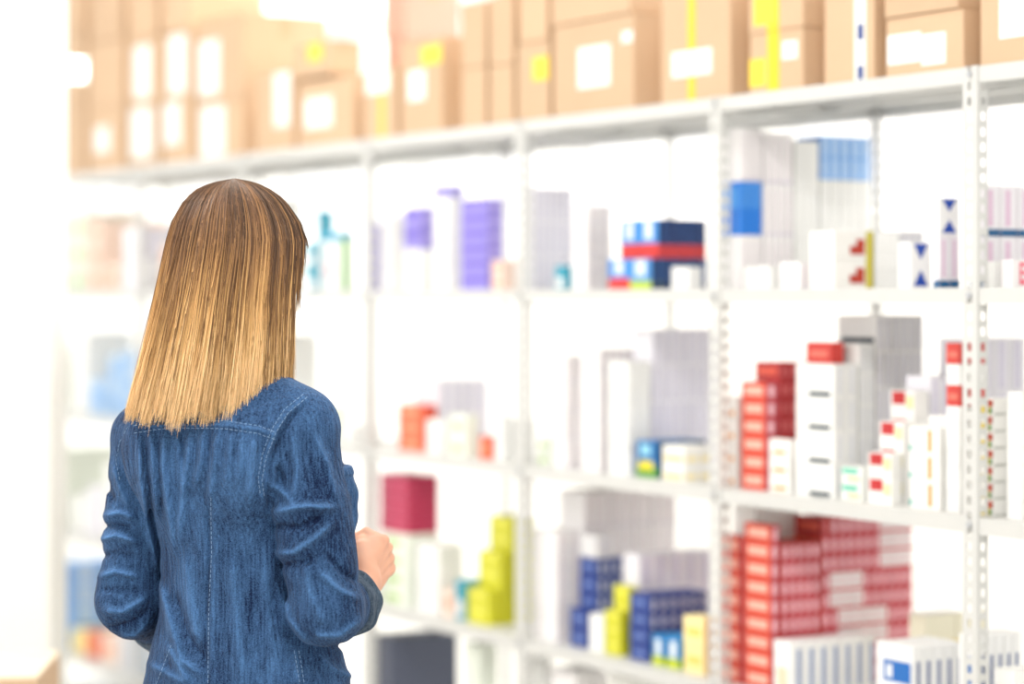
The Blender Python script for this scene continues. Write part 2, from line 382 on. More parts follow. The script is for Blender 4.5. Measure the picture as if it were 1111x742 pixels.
row(1040, 1062, .06, 3, [('stripedark', 1108, 690, 1, 5, 'white box with dark stripes right of post')])
row(1078, 1100, .05, 3, [('white', 1130, 728, 1, 1, 'white carton in bottom right corner')])
# ---- second bay
row(570, 580, .05, 1, [('lilac', 622, 203, 3, 6, 'faint lilac box, upper shelf second bay')])
row(602, 612, .05, 1, [('teal', .11, 288, 1, 1, 'small teal box on upper shelf, second bay')])
row(620, 637, .05, 1, [('palepink', 664, 222, 5, 3, 'white box left of navy and red boxes')])
n1 = row(660, 707, .05, 1, [('navygreen', 768, 280, 1, 7, 'navy box, lower layer', {'ns': 2, 'alt': lambda r, i, j: 'navyred' if j == 1 else None,
    'take': lambda k: 'navy and red box, lower layer' if k == 'navyred' else 'navy and lime box, lower layer'})])
a = n1[0]; fill('navyred', a[0]+.004, a[1]-.02, a[2]+.022, a[3], a[4], z_of(237, a[0], a[2]), 1, 6, 'navy and red box, upper layer', ns=2)
row(728, 747, .05, 1, [('white', 762, 289, 1, 1, 'white box before navy boxes')])
row(583, 594, .05, 2, [('palegreen', 606, 474, 2, 1, 'pale green box, middle shelf second bay')])
row(600, 614, .05, 2, [('palepink', 634, 385, 4, 3, 'pale box left end of grey block')])
row(630, 650, .05, 2, [('palepink', 690, 378, 5, 5, 'pale pink box in second stack of block')])
row(660, 681, .05, 2, [('white', 706, 392, 5, 2, 'white box fronting lilac block'), ('lilac', 778, 357, 4, 8, 'lilac box in wide block, second bay')])
row(690, 713, .05, 2, [('tealyellow', 766, 479, 1, 3, 'blue box with yellow and green base')])
row(718, 742, .05, 2, [('whiteyellow', 775, 484, 2, 2, 'white box with yellow band, second bay')])
row(578, 604, .05, 3, [('palepink', 632, 577, 6, 2, 'white box left of navy tower'), ('palepink', .42, 534, 4, 11, 'pale pink box in rear rank, second bay')])
nv = row(618, 637, .05, 3, [('navy', 646, 662, 2, 1, 'navy box in low front pile'), ('navy', 676, 606, 5, 3, 'navy box in taller pile')])
a = nv[1]; fill('grey', a[0], a[1], a[2], a[2]+.05, a[4], a[4]+.055, 1, 1, 'small grey box on top of navy pile')
row(639, 654, .05, 3, [('white', .12, 668, 1, 1, 'white box between navy and lime piles')])
row(656, 673, .05, 3, [('lime', 681, 664, 3, 1, 'lime yellow box, front pile between navy piles'), ('lime', 692, 637, 4, 1, 'lime yellow box, rear pile between navy piles'),
    ('lilac', 774, 602, 3, 5, 'pale lilac box behind lime pile')])
row(683, 704, .05, 3, [('navy', 768, 646, 4, 6, 'navy box in right-hand navy block')])
row(707, 720, .05, 3, [('bluegreen', .13, 690, 1, 1, 'blue box with lime base, left one')])
row(723, 737, .05, 3, [('bluegreen', .13, 692, 1, 1, 'blue box with lime base, right one')])
row(741, 764, .05, 3, [('cream', 785, 671, 2, 1, 'cream yellow box beside post, lower shelf')])
row(572, 588, .05, 4, [('white', 600, 716, 1, 1, 'white box on bottom shelf, second bay')])
row(598, 625, .05, 4, [('palepink', 660, 730, 1, 2, 'pale box on bottom shelf, second bay')])
row(660, 690, .05, 4, [('whiteyellow', 730, 738, 1, 2, 'pale yellow box on bottom shelf, second bay')])
# ---- third bay (beside the woman's hand)
row(396, 403, .05, 1, [('purple', 414, 243, 3, 1, 'purple box leftmost of third bay')])
row(413, 425, .05, 1, [('white', 441, 232, 4, 2, 'white box between purple stacks, third bay')])
row(438, 457, .05, 1, [('purple', 472, 225, 4, 2, 'purple box in middle stack, third bay', {'alt': lambda r, i, j: 'white' if r < 2 else None,
    'take': lambda k: 'white box under purple boxes' if k == 'white' else 'purple box in middle stack, third bay'})])
wp = row(470, 487, .05, 1, [('white', 503, 213, 5, 2, 'white box under small purple carton')])
a = wp[0]; fill('purple', a[0], a[1], a[2], a[3], a[4], a[4]+.028, 1, 1, 'small purple carton topping white stack')
row(500, 529, .05, 1, [('purple', 546, 215, 6, 1, 'purple box in wide right stack, third bay')])
row(533, 545, .05, 1, [('peach', .12, 282, 2, 1, 'peach and white box beside purple stack')])
row(432, 458, .05, 2, [('orangered', 474, 440, 3, 1, 'orange-red box on middle shelf, third bay'), ('lilac', 530, 412, 2, 5, 'lilac box behind orange-red boxes')])
row(462, 479, .05, 2, [('white', 492, 456, 2, 1, 'white box right of orange-red boxes')])
row(488, 506, .05, 2, [('palegreen', 520, 450, 2, 1, 'pale green box, middle shelf third bay')])
row(520, 531, .05, 2, [('orangered', .13, 474, 1, 1, 'small orange box, middle shelf third bay')])
row(536, 546, .05, 2, [('white', .15, 455, 2, 1, 'white box beside post, middle shelf third bay')])
mg = row(412, 443, .05, 3, [('palegreen', 476, 580, 4, 2, 'pale green box under magenta boxes')])
a = mg[0]; fill('magenta', a[0], a[1], a[2], a[3], a[4], z_of(517, a[0], a[2]), 5, 2, 'magenta box by the woman\'s hand')
row(452, 476, .05, 3, [('white', 503, 592, 4, 2, 'white box left of lime stack')])
row(481, 491, .05, 3, [('peach', .12, 640, 1, 1, 'peach box on lower shelf, third bay')])
row(494, 503, .05, 3, [('teal', .12, 630, 1, 1, 'teal box on lower shelf, third bay')])
row(507, 530, .05, 3, [('lime', 541, 641, 2, 1, 'lime yellow box, front step of pile'), ('lime', 553, 600, 4, 1, 'lime yellow box, middle step of pile'),
    ('lime', 580, 562, 6, 1, 'lime yellow box, tallest step of pile')])
row(405, 424, .05, 4, [('slate', 497, 692, 1, 1, 'dark slate storage box on bottom shelf', {'name': 'storage_box'})])
row(503, 520, .05, 4, [('palegreen', 540, 700, 1, 1, 'pale green box on bottom shelf, third bay')])
# ---- fourth bay, right of her head
row(331, 342, .05, 1, [('teal', .1, 262, 2, 1, 'teal box right of her face')])
row(348, 371, .05, 1, [('tealgreen', 384, 251, 1, 1, 'large white box with green edge, fourth bay')])
tq = row(343, 346, .05, 1, [('teal', .1, 228, 4, 1, 'slim teal box in tall stack, fourth bay')])
row(326, 342, .05, 2, [('white', 352, 448, 2, 1, 'white box on middle shelf, fourth bay')])
row(351, 367, .05, 2, [('palegreen', 378, 440, 2, 1, 'pale green box on middle shelf, fourth bay')])
row(371, 383, .05, 2, [('white', .14, 462, 2, 1, 'white box by post, middle shelf, fourth bay')])
# ---- far bays, left of the woman
KF = ['white', 'palepink', 'lilac', 'peach', 'white', 'paleblue', 'palegreen', 'white', 'grey']
CW = {'white': 'white', 'palepink': 'pale pink', 'lilac': 'lilac', 'peach': 'peach', 'paleblue': 'pale blue', 'palegreen': 'pale green', 'grey': 'pale grey',
      'skyblue': 'sky blue', 'orange': 'orange-marked', 'redplain': 'red', 'cream': 'cream', 'orangered': 'orange'}
LW = {1: 'upper', 2: 'middle', 3: 'lower', 4: 'bottom'}
FX = {(1, 3): ('peach', .25), (2, 4): ('paleblue', .6), (2, 3): ('paleblue', .55), (4, 0): ('skyblue', .8), (4, 1): ('cream', .2), (4, 2): ('orangered', .22), (4, 3): ('peach', .25), (3, 2): ('lilac', .45)}
for lv in (1, 2, 3, 4):
    px = 58.0; k = 0
    while px < 250:
        wdt = random.uniform(11, 17); kd = random.choice(KF); hf = random.uniform(.28, .78)
        if (lv, k) in FX: kd, hf = FX[(lv, k)]
        hgt = .40*hf; s0 = s_of(px+wdt, .05); s1 = s_of(px, .05); rows = max(1, int(hgt/.075)); dd = random.uniform(.16, .34)
        k += 1
        fill(kd, s0, s1, .05, .05+dd, TOPS[lv], TOPS[lv]+hgt, rows, 2, '%s box in %s stack, %s shelf, far bays' % (CW[kd], ORD[k], LW[lv]))
        px += wdt+random.uniform(2, 7)
# ------------------------------------------------------------------ cardboard cartons on top of the rack
M_card = mat('cardboard', (212, 180, 148), 0.75, var=0.05, noise=(5, 0.06))
M_cardt = mat('cardboard_pinkish', (208, 168, 150), 0.75, var=0.03, noise=(5, 0.05))
M_tapeb = mat('tape_tan', (200, 166, 132), 0.35); M_tapey = mat('tape_yellow', (250, 206, 40), 0.35)
M_label = mat('label_paper', (248, 248, 246), 0.5); M_sticky = mat('sticker_yellow', (252, 220, 70), 0.5); M_blk = mat('label_blue_print', (52, 74, 140), 0.5)
def carton(s0, s1, d0, d1, z0, z1, label, labs=(), tapes=(), m=None, marks=()):
    """corrugated carton: body with flap seam on top, tape, paper labels. labs: (face,u0,u1,v0,v1,mat)"""
    e = tag(link('cardboard_box', None, None, WP((s0+s1)/2, (d0+d1)/2, z0), RZ), label, 'box', 'cardboard boxes on top of the rack')
    x = (s1-s0)/2-.002; y = (d1-d0)/2; h = z1-z0-.001
    b = MB(); g = .0015
    b.box(-x, x, -y, y, 0, h-.004)
    b.box(-x, x, -y, -g, h-.004, h); b.box(-x, x, g, y, h-.004, h)            # two top flaps with a gap
    bevel(link('body', b.mesh('body', [m or M_card]), e), .003, 2)
    tp = MB().box(-x-.0004, x+.0004, -.024, .024, h, h+.0006).box(x, x+.0006, -.024, .024, h*.72, h+.0006)
    link('tape', tp.mesh('tape', [M_tapeb]), e)
    def slab(fc, u0, u1, v0, v1, mm, nm, t=.0008):
        q = MB()
        if fc == 'F': q.box(-x+2*x*u0, -x+2*x*u1, -y-t, -y, h*v0, h*v1)
        else: q.box(x, x+t, -y+2*y*u0, -y+2*y*u1, h*v0, h*v1)
        return link(nm, q.mesh(nm, [mm]), e)
    for fc, u0, u1, v0, v1, mm in labs:
        o = slab(fc, u0, u1, v0, v1, mm, 'shipping_label' if mm is not M_sticky else 'sticker', .0012)
    for fc, u0, u1, v0, v1 in tapes: slab(fc, u0, u1, v0, v1, M_tapey, 'yellow_tape')
    for fc, u0, u1, v0, v1 in marks: slab(fc, u0, u1, v0, v1, M_blk, 'printed_mark', .0016)
    return e
def ctn(xl, xm, ytop, label, d0=.03, dep=.34, yb=None, **kw):
    s0 = s_of(xm, d0); s1 = s_of(xl, d0); z0 = TOPS[0] if yb is None else z_of(yb, s0, d0)
    z1 = z_of(ytop, s0, d0)
    carton(s0, s1, d0, d0+dep, z0, z1, label, **kw); return z1
L = M_label
ctn(1063, 1150, -34, 'brown carton at the right end with printed paper label', labs=[('F', .25, .8, .3, .95, L)])
ctn(961, 1046, 8, 'wide carton left of right post with folded white label', labs=[('F', .02, .46, .22, .72, L), ('F', .47, .78, .14, .66, L)])
ctn(959, 1040, -60, 'carton stacked above the folded-label carton', yb=8, dep=.30)
ctn(894, 949, -40, 'tall carton with blue marks on narrow white label', labs=[('F', .62, .84, .0, .98, L)], marks=[('F', .68, .8, .36, .5), ('F', .68, .8, .02, .14)])
ctn(813, 872, 28, 'carton wrapped in yellow tape with yellow sticker, lower one', labs=[('F', .0, .3, .12, .58, M_sticky), ('F', .62, .9, .5, .8, L)], tapes=[('F', .34, .56, 0, 1)])
ctn(812, 872, -52, 'carton wrapped in yellow tape, upper of the two', yb=28, labs=[('F', .1, .5, .1, .5, M_sticky)], tapes=[('F', .34, .56, 0, 1)])
ctn(717, 793, -26, 'large carton with yellow stripe and square white label', labs=[('F', .16, .74, .22, .44, L)], tapes=[('F', .40, .50, 0, 1)])
ctn(600, 688, 13, 'broad carton with tall white label, mid rack', labs=[('F', .32, .72, .28, .72, L), ('F', .86, .99, .7, .82, L)])
ctn(598, 684, -50, 'carton stacked on the broad white-label carton', yb=13, dep=.3)
ctn(561, 596, 42, 'narrow carton with yellow sticker left of broad carton', labs=[('F', .5, .98, .5, .8, M_sticky)])
ctn(563, 594, -30, 'carton stacked on the narrow yellow-sticker carton', yb=42, dep=.28)
ctn(531, 557, 68, 'slim plain carton, lower, third from broad carton', dep=.3)
ctn(531, 557, -8, 'slim plain carton, upper, third from broad carton', yb=68, dep=.3)
ctn(500, 527, 70, 'slim plain carton, lower, right of stickered carton', dep=.3)
ctn(500, 527, 0, 'slim plain carton, upper, right of stickered carton', yb=70, dep=.3)
ctn(435, 480, 38, 'carton with white label and yellow sticker on top corner', labs=[('F', .18, .6, .36, .68, L), ('F', .5, .98, .72, .92, M_sticky)], dep=.2)
ctn(394, 430, 72, 'carton with yellow tape strip and white top label', labs=[('F', .1, .8, .66, .98, L)], tapes=[('F', .5, .64, 0, .66)], dep=.2)
z = ctn(418, 440, 40, 'rear carton under the pinkish one', d0=.26, dep=.18, m=M_cardt)
ctn(416, 440, -20, 'pinkish carton high at the rear', d0=.26, dep=.19, yb=40, m=M_cardt)
ctn(324, 384, 80, 'open square carton with white label on its front', labs=[('F', .12, .62, .28, .74, L)], dep=.12)
ctn(320, 357, 42, 'small carton with yellow sticker lying on square carton', yb=80, labs=[('F', .4, .8, .45, .95, M_sticky)], dep=.11)
ctn(277, 319, 74, 'carton with white label beside the square carton', labs=[('F', .5, .9, .3, .98, L)], dep=.2)
ctn(213, 264, 106, 'lower carton with white label above the woman', labs=[('F', .1, .62, .05, .95, L)], dep=.3)
ctn(213, 264, 12, 'tall carton with white label above the woman', yb=106, labs=[('F', .05, .5, .1, .75, L)], dep=.3)
ctn(176, 209, 106, 'lower carton left of the woman\'s crown', labs=[('F', .05, .6, .3, .98, L)], dep=.3)
ctn(176, 209, 30, 'middle carton left of the woman\'s crown', yb=106, labs=[('F', .2, .8, .1, .95, L)], dep=.3)
ctn(176, 205, -40, 'uppermost carton left of the woman\'s crown', yb=30, dep=.28)
ctn(139, 172, 110, 'lower pale carton with white label near the wall', labs=[('F', .1, .8, .15, .95, L)], dep=.32)
ctn(139, 172, 38, 'middle pale carton with white label near the wall', yb=110, labs=[('F', .2, .75, .1, .9, L)], dep=.32)
ctn(139, 170, -30, 'upper pale carton near the wall', yb=38, dep=.3)
ctn(96, 134, 112, 'lower carton second from the white wall', labs=[('F', .2, .6, .3, .7, L)], dep=.32)
ctn(96, 134, 40, 'middle carton second from the white wall', yb=112, dep=.32)
ctn(98, 132, -34, 'upper carton second from the white wall', yb=40, dep=.3)
ctn(60, 92, 108, 'lower carton nearest the white wall', dep=.32)
ctn(60, 92, 30, 'middle carton nearest the white wall', yb=108, dep=.32)
ctn(62, 90, -40, 'upper carton nearest the white wall', yb=30, dep=.3)
# cartons standing on the floor at the lower left
def fcarton(x0, x1, y0, y1, z0, z1, label):
    e = tag(link('cardboard_box', None, None, ((x0+x1)/2, (y0+y1)/2, z0), .06), label, 'box', 'cartons stacked on the floor')
    x = (x1-x0)/2; y = (y1-y0)/2; h = z1-z0-.001
    b = MB().box(-x, x, -y, y, 0, h-.004).box(-x, x, -y, -.0015, h-.004, h, 1).box(-x, x, .0015, y, h-.004, h, 1)
    bevel(link('body', b.mesh('body', [M_card, mat('carton_pale_lid', (250, 236, 212), .6)]), e), .003)
    link('tape', MB().box(-x-.0005, x+.0005, -.024, .024, h, h+.0006).mesh('tape', [mat('tape_clear', (250, 238, 218), .3)]), e)
fcarton(-1.62, -1.085, 5.45, 5.85, 0, .33, 'brown carton on the floor under another by the wall')
fcarton(-1.62, -1.085, 5.45, 5.85, .33, .612, 'brown carton on the stack at lower left by the wall')
# wall lamp at the far left
lamp = tag(link('wall_lamp', None, None, ((70-CX)/FPX*6.9, 6.95, EYE+(HOR-75)*6.9/FPX)), 'small glowing white bulkhead lamp beside the wall end', 'lamp')
M_em = bpy.data.materials.new('lamp_glow'); M_em.use_nodes = True; bb = M_em.node_tree.nodes['Principled BSDF']
bb.inputs['Emission Color'].default_value = (1, .95, .85, 1); bb.inputs['Emission Strength'].default_value = 12
link('lamp_base', MB().box(-.06, .06, -.03, .0, -.035, .035).mesh('lamp_base', [M_frame]), lamp)
bevel(link('lamp_shade', MB().box(-.05, .05, -.075, -.03, -.026, .026).mesh('lamp_shade', [M_em]), lamp), .018, 4)
# ------------------------------------------------------------------ the woman, sculpted as distance fields and meshed by surface nets
BASE = np.array([-0.481, 4.10, 0.0]); TURN = math.radians(30)
Rv = np.array([math.cos(TURN), -math.sin(TURN), 0]); Fv = np.array([math.sin(TURN), math.cos(TURN), 0]); Zv = np.array([0, 0, 1.0])
def LB(r, f, z): return BASE*[1, 1, 0]+Rv*r+Fv*f+Zv*z
def PXP(px, py, Y): return np.array([(px-CX)/FPX*Y, Y, EYE+(HOR-py)*Y/FPX])
class Field:
    def __init__(s, lo, hi, h):
        s.lo = np.array(lo, float); s.h = h; s.n = np.ceil((np.array(hi)-s.lo)/h).astype(int)+1
        s.ax = [(s.lo[i]+h*np.arange(s.n[i])).astype(np.float32) for i in range(3)]
        s.D = np.full(s.n, 0.08, np.float32)
    def sub(s, lo, hi):
        a = [max(0, int((lo[i]-s.lo[i])/s.h)) for i in range(3)]; b = [min(s.n[i], int((hi[i]-s.lo[i])/s.h)+2) for i in range(3)]
        sl = tuple(slice(a[i], max(a[i], b[i])) for i in range(3))
        return sl, s.ax[0][sl[0]][:, None, None], s.ax[1][sl[1]][None, :, None], s.ax[2][sl[2]][None, None, :]
    def put(s, fn, lo, hi, k=0.0, op='u'):
        pad = .03+k
        sl, x, y, z = s.sub(np.array(lo)-pad, np.array(hi)+pad)
        d = np.broadcast_to(fn(x, y, z), s.D[sl].shape); a = s.D[sl]
        if op == 'u':
            s.D[sl] = smin(a, d, k) if k > 0 else np.minimum(a, d)
        else: s.D[sl] = -smin(-a, d, k) if k > 0 else np.maximum(a, -d)
    def cap(s, p, rp, q, rq, k=0.0, flat=None):
        p = np.array(p, float); q = np.array(q, float); m = max(rp, rq)
        s.put(f_cap(p, rp, q, rq), np.minimum(p, q)-m, np.maximum(p, q)+m, k)
    def ell(s, c, r, axes=None, k=0.0, op='u'):
        m = max(r); s.put(f_ell(c, r, axes), np.array(c)-m, np.array(c)+m, k, op)
def smin(a, b, k):
    h = np.clip(.5+.5*(b-a)/k, 0, 1); return b+(a-b)*h-k*h*(1-h)
def f_cap(p, rp, q, rq):
    v = q-p; L2 = float(v@v)
    def fn(x, y, z):
        t = np.clip(((x-p[0])*v[0]+(y-p[1])*v[1]+(z-p[2])*v[2])/L2, 0, 1)
        return np.sqrt((x-p[0]-v[0]*t)**2+(y-p[1]-v[1]*t)**2+(z-p[2]-v[2]*t)**2)-(rp+(rq-rp)*t)
    return fn
def f_ell(c, r, axes=None):
    A = np.eye(3) if axes is None else np.array(axes)
    def fn(x, y, z):
        l = [(x-c[0])*A[i][0]+(y-c[1])*A[i][1]+(z-c[2])*A[i][2] for i in range(3)]
        k0 = np.sqrt(sum((l[i]/r[i])**2 for i in range(3)))+1e-6; k1 = np.sqrt(sum((l[i]/r[i]**2)**2 for i in range(3)))+1e-6
        return k0*(k0-1)/k1
    return fn
def f_rbox(c, hsz, axes, rr):
    A = np.array(axes)
    def fn(x, y, z):
        q = [np.abs((x-c[0])*A[i][0]+(y-c[1])*A[i][1]+(z-c[2])*A[i][2])-(hsz[i]-rr) for i in range(3)]
        return np.sqrt(sum(np.maximum(v, 0)**2 for v in q))+np.minimum(np.maximum(np.maximum(q[0], q[1]), q[2]), 0)-rr
    return fn
def nets(D, lo, h):
    """surface nets of a scalar grid -> vertices, quads"""
    n = D.shape; I = D < 0
    c = np.zeros(tuple(k-1 for k in n), np.int8)
    for dx in (0, 1):
        for dy in (0, 1):
            for dz in (0, 1): c += I[dx:n[0]-1+dx, dy:n[1]-1+dy, dz:n[2]-1+dz]
    act = np.argwhere((c > 0) & (c < 8)); idx = np.full(c.shape, -1, np.int32); idx[tuple(act.T)] = np.arange(len(act))
    P = np.zeros((len(act), 3)); W = np.zeros(len(act))
    cor = [(a, b, e) for a in (0, 1) for b in (0, 1) for e in (0, 1)]
    val = {q: D[act[:, 0]+q[0], act[:, 1]+q[1], act[:, 2]+q[2]].astype(float) for q in cor}
    for q in cor:
        for ax in range(3):
            if q[ax]: continue
            r = list(q); r[ax] = 1; r = tuple(r); a = val[q]; b = val[r]; m = (a < 0) != (b < 0)
            t = np.where(m, a/(a-b+1e-12), 0)
            pt = np.tile(np.array(q, float), (len(act), 1)); pt[:, ax] = t
            P[m] += pt[m]; W[m] += 1
    V = (act+P/W[:, None])*h+lo
    F = []
    for ax in range(3):
        u, v = [(1, 2), (2, 0), (0, 1)][ax]
        a = np.moveaxis(I, (ax, u, v), (0, 1, 2))
        s0 = a[:-1, 1:-1, 1:-1]; s1 = a[1:, 1:-1, 1:-1]
        jd = np.moveaxis(idx, (ax, u, v), (0, 1, 2))
        for flip, m in ((False, s0 & ~s1), (True, ~s0 & s1)):
            e = np.argwhere(m)
            if not len(e): continue
            i, j, k = e[:, 0], e[:, 1], e[:, 2]
            q = np.stack([jd[i, j, k], jd[i, j+1, k], jd[i, j+1, k+1], jd[i, j, k+1]], 1)
            F.append(q[:, ::-1] if flip else q)
    return V, np.concatenate(F)
def np_mesh(name, V, F, mats, attrs=None, smooth=True, base=BASE):
    me = bpy.data.meshes.new(name); me.from_pydata((np.asarray(V)-base).tolist(), [], F.tolist() if hasattr(F, "tolist") else list(F))
    for m in mats: me.materials.append(m)
    if smooth: me.polygons.foreach_set('use_smooth', np.ones(len(me.polygons), bool))
    for k, a in (attrs or {}).items():
        at = me.attributes.new(k, 'FLOAT', 'POINT'); at.data.foreach_set('value', np.asarray(a, np.float32))
    me.update(); return me
woman = tag(link('person', None, None, tuple(BASE)), 'woman seen from behind in blue denim shirt with brown-blonde hair', 'person')

# --- joints
SHR = LB(.150, -.005, 1.245); ELR = LB(.212, -.015, .955); WRR = PXP(397, 632, 4.20)
SHL = LB(-.170, .0, 1.215);  ELL_ = LB(-.207, .0, .942); WRL = LB(-.110, .235, .93)
def mixp(a, b, t): return np.array(a)*(1-t)+np.array(b)*t
CUR = mixp(ELR, WRR, .50)+[-.001, 0, -.012]; CUL = PXP(176, 672, 4.30)
# --- shirt
SZ = np.array([.66, .72, .80, .88, .96, 1.04, 1.12, 1.20, 1.26, 1.31, 1.35])
SA = np.array([.205, .203, .195, .174, .152, .148, .156, .162, .158, .118, .07])
SB = np.array([.150, .148, .142, .132, .122, .116, .118, .116, .104, .082, .06])
SC = np.array([.040, .040, .040, .038, .034, .026, .016, .008, .002, .000, .0])
def f_torso(x, y, z):
    a = np.interp(z, SZ, SA); b = np.interp(z, SZ, SB); c = np.interp(z, SZ, SC)
    xr = (x-BASE[0])*Rv[0]+(y-BASE[1])*Rv[1]; yf = (x-BASE[0])*Fv[0]+(y-BASE[1])*Fv[1]-c; xr = xr-np.interp(z, [.7, .96, 1.15], [.006, .012, 0])
    k0 = np.sqrt((xr/a)**2+(yf/b)**2)+1e-6; k1 = np.sqrt((xr/a**2)**2+(yf/b**2)**2)+1e-6
    d = k0*(k0-1)/k1
    return np.maximum(d, np.maximum(z-1.36, .685-z))
S = Field((-.80, 3.84, .665), (-.14, 4.46, 1.42), .003)
S.put(f_torso, (-.75, 3.85, .66), (-.2, 4.4, 1.40))
S.cap(LB(0, -.01, 1.325), .068, SHR+[0, 0, .012], .056, .05); S.cap(LB(0, -.01, 1.325), .068, SHL+[0, 0, .012], .056, .05)
for sx in (-1, 1):
    S.ell(LB(.086*sx, .118, 1.115), (.078, .078, .105), (Rv, Fv, Zv), .05); S.ell(LB(.06*sx, .105, .99), (.09, .07, .13), (Rv, Fv, Zv), .05)           # bust
    S.ell(LB(.085*sx, -.075, 1.20), (.07, .045, .085), (Rv, Fv, Zv), .05)          # shoulder blades
A_ = Field(S.lo, S.lo+S.h, S.h); A_.n = S.n; A_.ax = S.ax; A_.D = np.full(S.n, .08, np.float32)
def flat_end(p, q, back): return p+(q-p)*(1-back/np.linalg.norm(q-p))
A_.cap(SHR, .066, ELR, .054, .0); A_.cap(ELR, .054, flat_end(ELR, CUR, .02), .05, .03); A_.cap(mixp(SHR, ELR, .45), .062, mixp(SHR, ELR, .75), .058, .02)
A_.cap(SHL, .066, ELL_, .057, .0); A_.cap(ELL_, .057, flat_end(ELL_, CUL, .02), .05, .03)
kk = (.005+.03*np.clip((S.ax[2]-1.17)/.08, 0, 1)).astype(np.float32)[None, None, :]
S.D = smin(S.D, A_.D, kk)
# folds: strokes drawn over the shirt's camera-facing side (px polylines), ridge height m, width px
PXg = CX+FPX*S.ax[0][:, None]/S.ax[1][None, :]
FOLDS = [
 # right sleeve
 ([(294, 556), (330, 549), (366, 551)], .007, 5), ([(296, 570), (326, 572), (352, 560)], -.005, 5), ([(297, 600), (316, 600), (340, 585), (362, 566)], .006, 5),
 ([(304, 612), (322, 612), (345, 604)], -.004, 5), ([(340, 470), (356, 505), (366, 545)], .004, 4), ([(316, 470), (322, 510), (318, 545)], .004, 5),
 ([(330, 470), (338, 510), (345, 540)], -.003, 5), ([(305, 640), (312, 672), (335, 700)], .004, 5), ([(330, 610), (336, 645), (352, 680)], .003, 5),
 ([(345, 620), (368, 640), (390, 650)], .005, 5), ([(340, 690), (368, 690), (392, 672)], .005, 5), ([(352, 600), (372, 622), (388, 632)], -.004, 4),
 ([(358, 700), (378, 702), (398, 690)], -.004, 4), ([(296, 525), (312, 540), (320, 552)], .004, 4), ([(300, 505), (308, 525)], -.004, 4),
 # left sleeve
 ([(112, 560), (128, 556), (146, 562)], .007, 4), ([(110, 571), (128, 570), (144, 574)], -.005, 4), ([(108, 585), (126, 581), (148, 588)], .007, 4),
 ([(107, 604), (128, 600), (148, 604)], -.004, 5), ([(106, 626), (124, 620), (150, 626)], .006, 4), ([(108, 640), (130, 640), (154, 642)], -.004, 5),
 ([(110, 662), (132, 664), (160, 648)], .006, 5), ([(118, 680), (140, 676), (164, 660)], -.004, 4), ([(122, 505), (130, 530), (140, 550)], .005, 4), ([(130, 690), (146, 690), (160, 676)], .004, 4),
 ([(116, 520), (124, 545)], -.004, 4),
 # gathers under the yoke
 ([(150, 472), (152, 520), (160, 570), (172, 620)], .005, 4), ([(163, 470), (166, 510), (170, 560)], .004, 4), ([(157, 470), (159, 515), (166, 570)], -.004, 4),
 ([(178, 468), (176, 505), (182, 550), (188, 600)], .005, 5), ([(171, 470), (172, 520), (176, 560)], -.0035, 4), ([(190, 468), (194, 500), (198, 540)], .003, 4),
 ([(206, 468), (202, 500), (196, 545), (194, 590)], .005, 5), ([(199, 470), (198, 510), (192, 560)], -.003, 4), ([(220, 468), (218, 498), (210, 530)], .004, 4),
 ([(236, 468), (232, 500), (226, 545)], .004, 5), ([(228, 468), (226, 505), (220, 550)], -.003, 4), ([(250, 468), (248, 500), (244, 530)], .003, 4), ([(264, 470), (262, 496), (258, 525)], .003, 4),
 ([(276, 472), (272, 505), (270, 545)], .004, 5), ([(286, 475), (280, 520), (278, 560)], -.003, 5),
 # body
 ([(172, 630), (184, 676), (197, 717), (219, 732)], .006, 5), ([(180, 700), (200, 735), (205, 742)], .005, 5), ([(190, 640), (205, 690), (226, 720)], -.004, 6),
 ([(226, 540), (227, 600), (224, 660), (223, 742)], -.003, 3), ([(232, 540), (233, 600), (230, 660), (229, 742)], .002, 4), ([(160, 720), (180, 730), (200, 742)], .004, 5),
 ([(200, 600), (206, 650), (214, 700)], .004, 7), ([(250, 600), (256, 660), (262, 742)], .004, 8), ([(285, 600), (290, 660), (300, 742)], .004, 8), ([(318, 705), (322, 742)], .004, 4),
 ([(345, 712), (360, 725), (385, 735)], .004, 4),
 # seams
 ([(146, 466), (168, 462), (190, 460), (245, 461), (280, 466), (302, 474)], .003, 3.5),
 ([(338, 434), (318, 450), (304, 472), (294, 498), (289, 524), (293, 560)], -.004, 3), ([(330, 430), (311, 448), (297, 470), (288, 496)], .003, 3),
]
WEAR_SHADE = np.zeros_like(S.D)  # fade along fold crests, with highlight and crease shade put into the colour
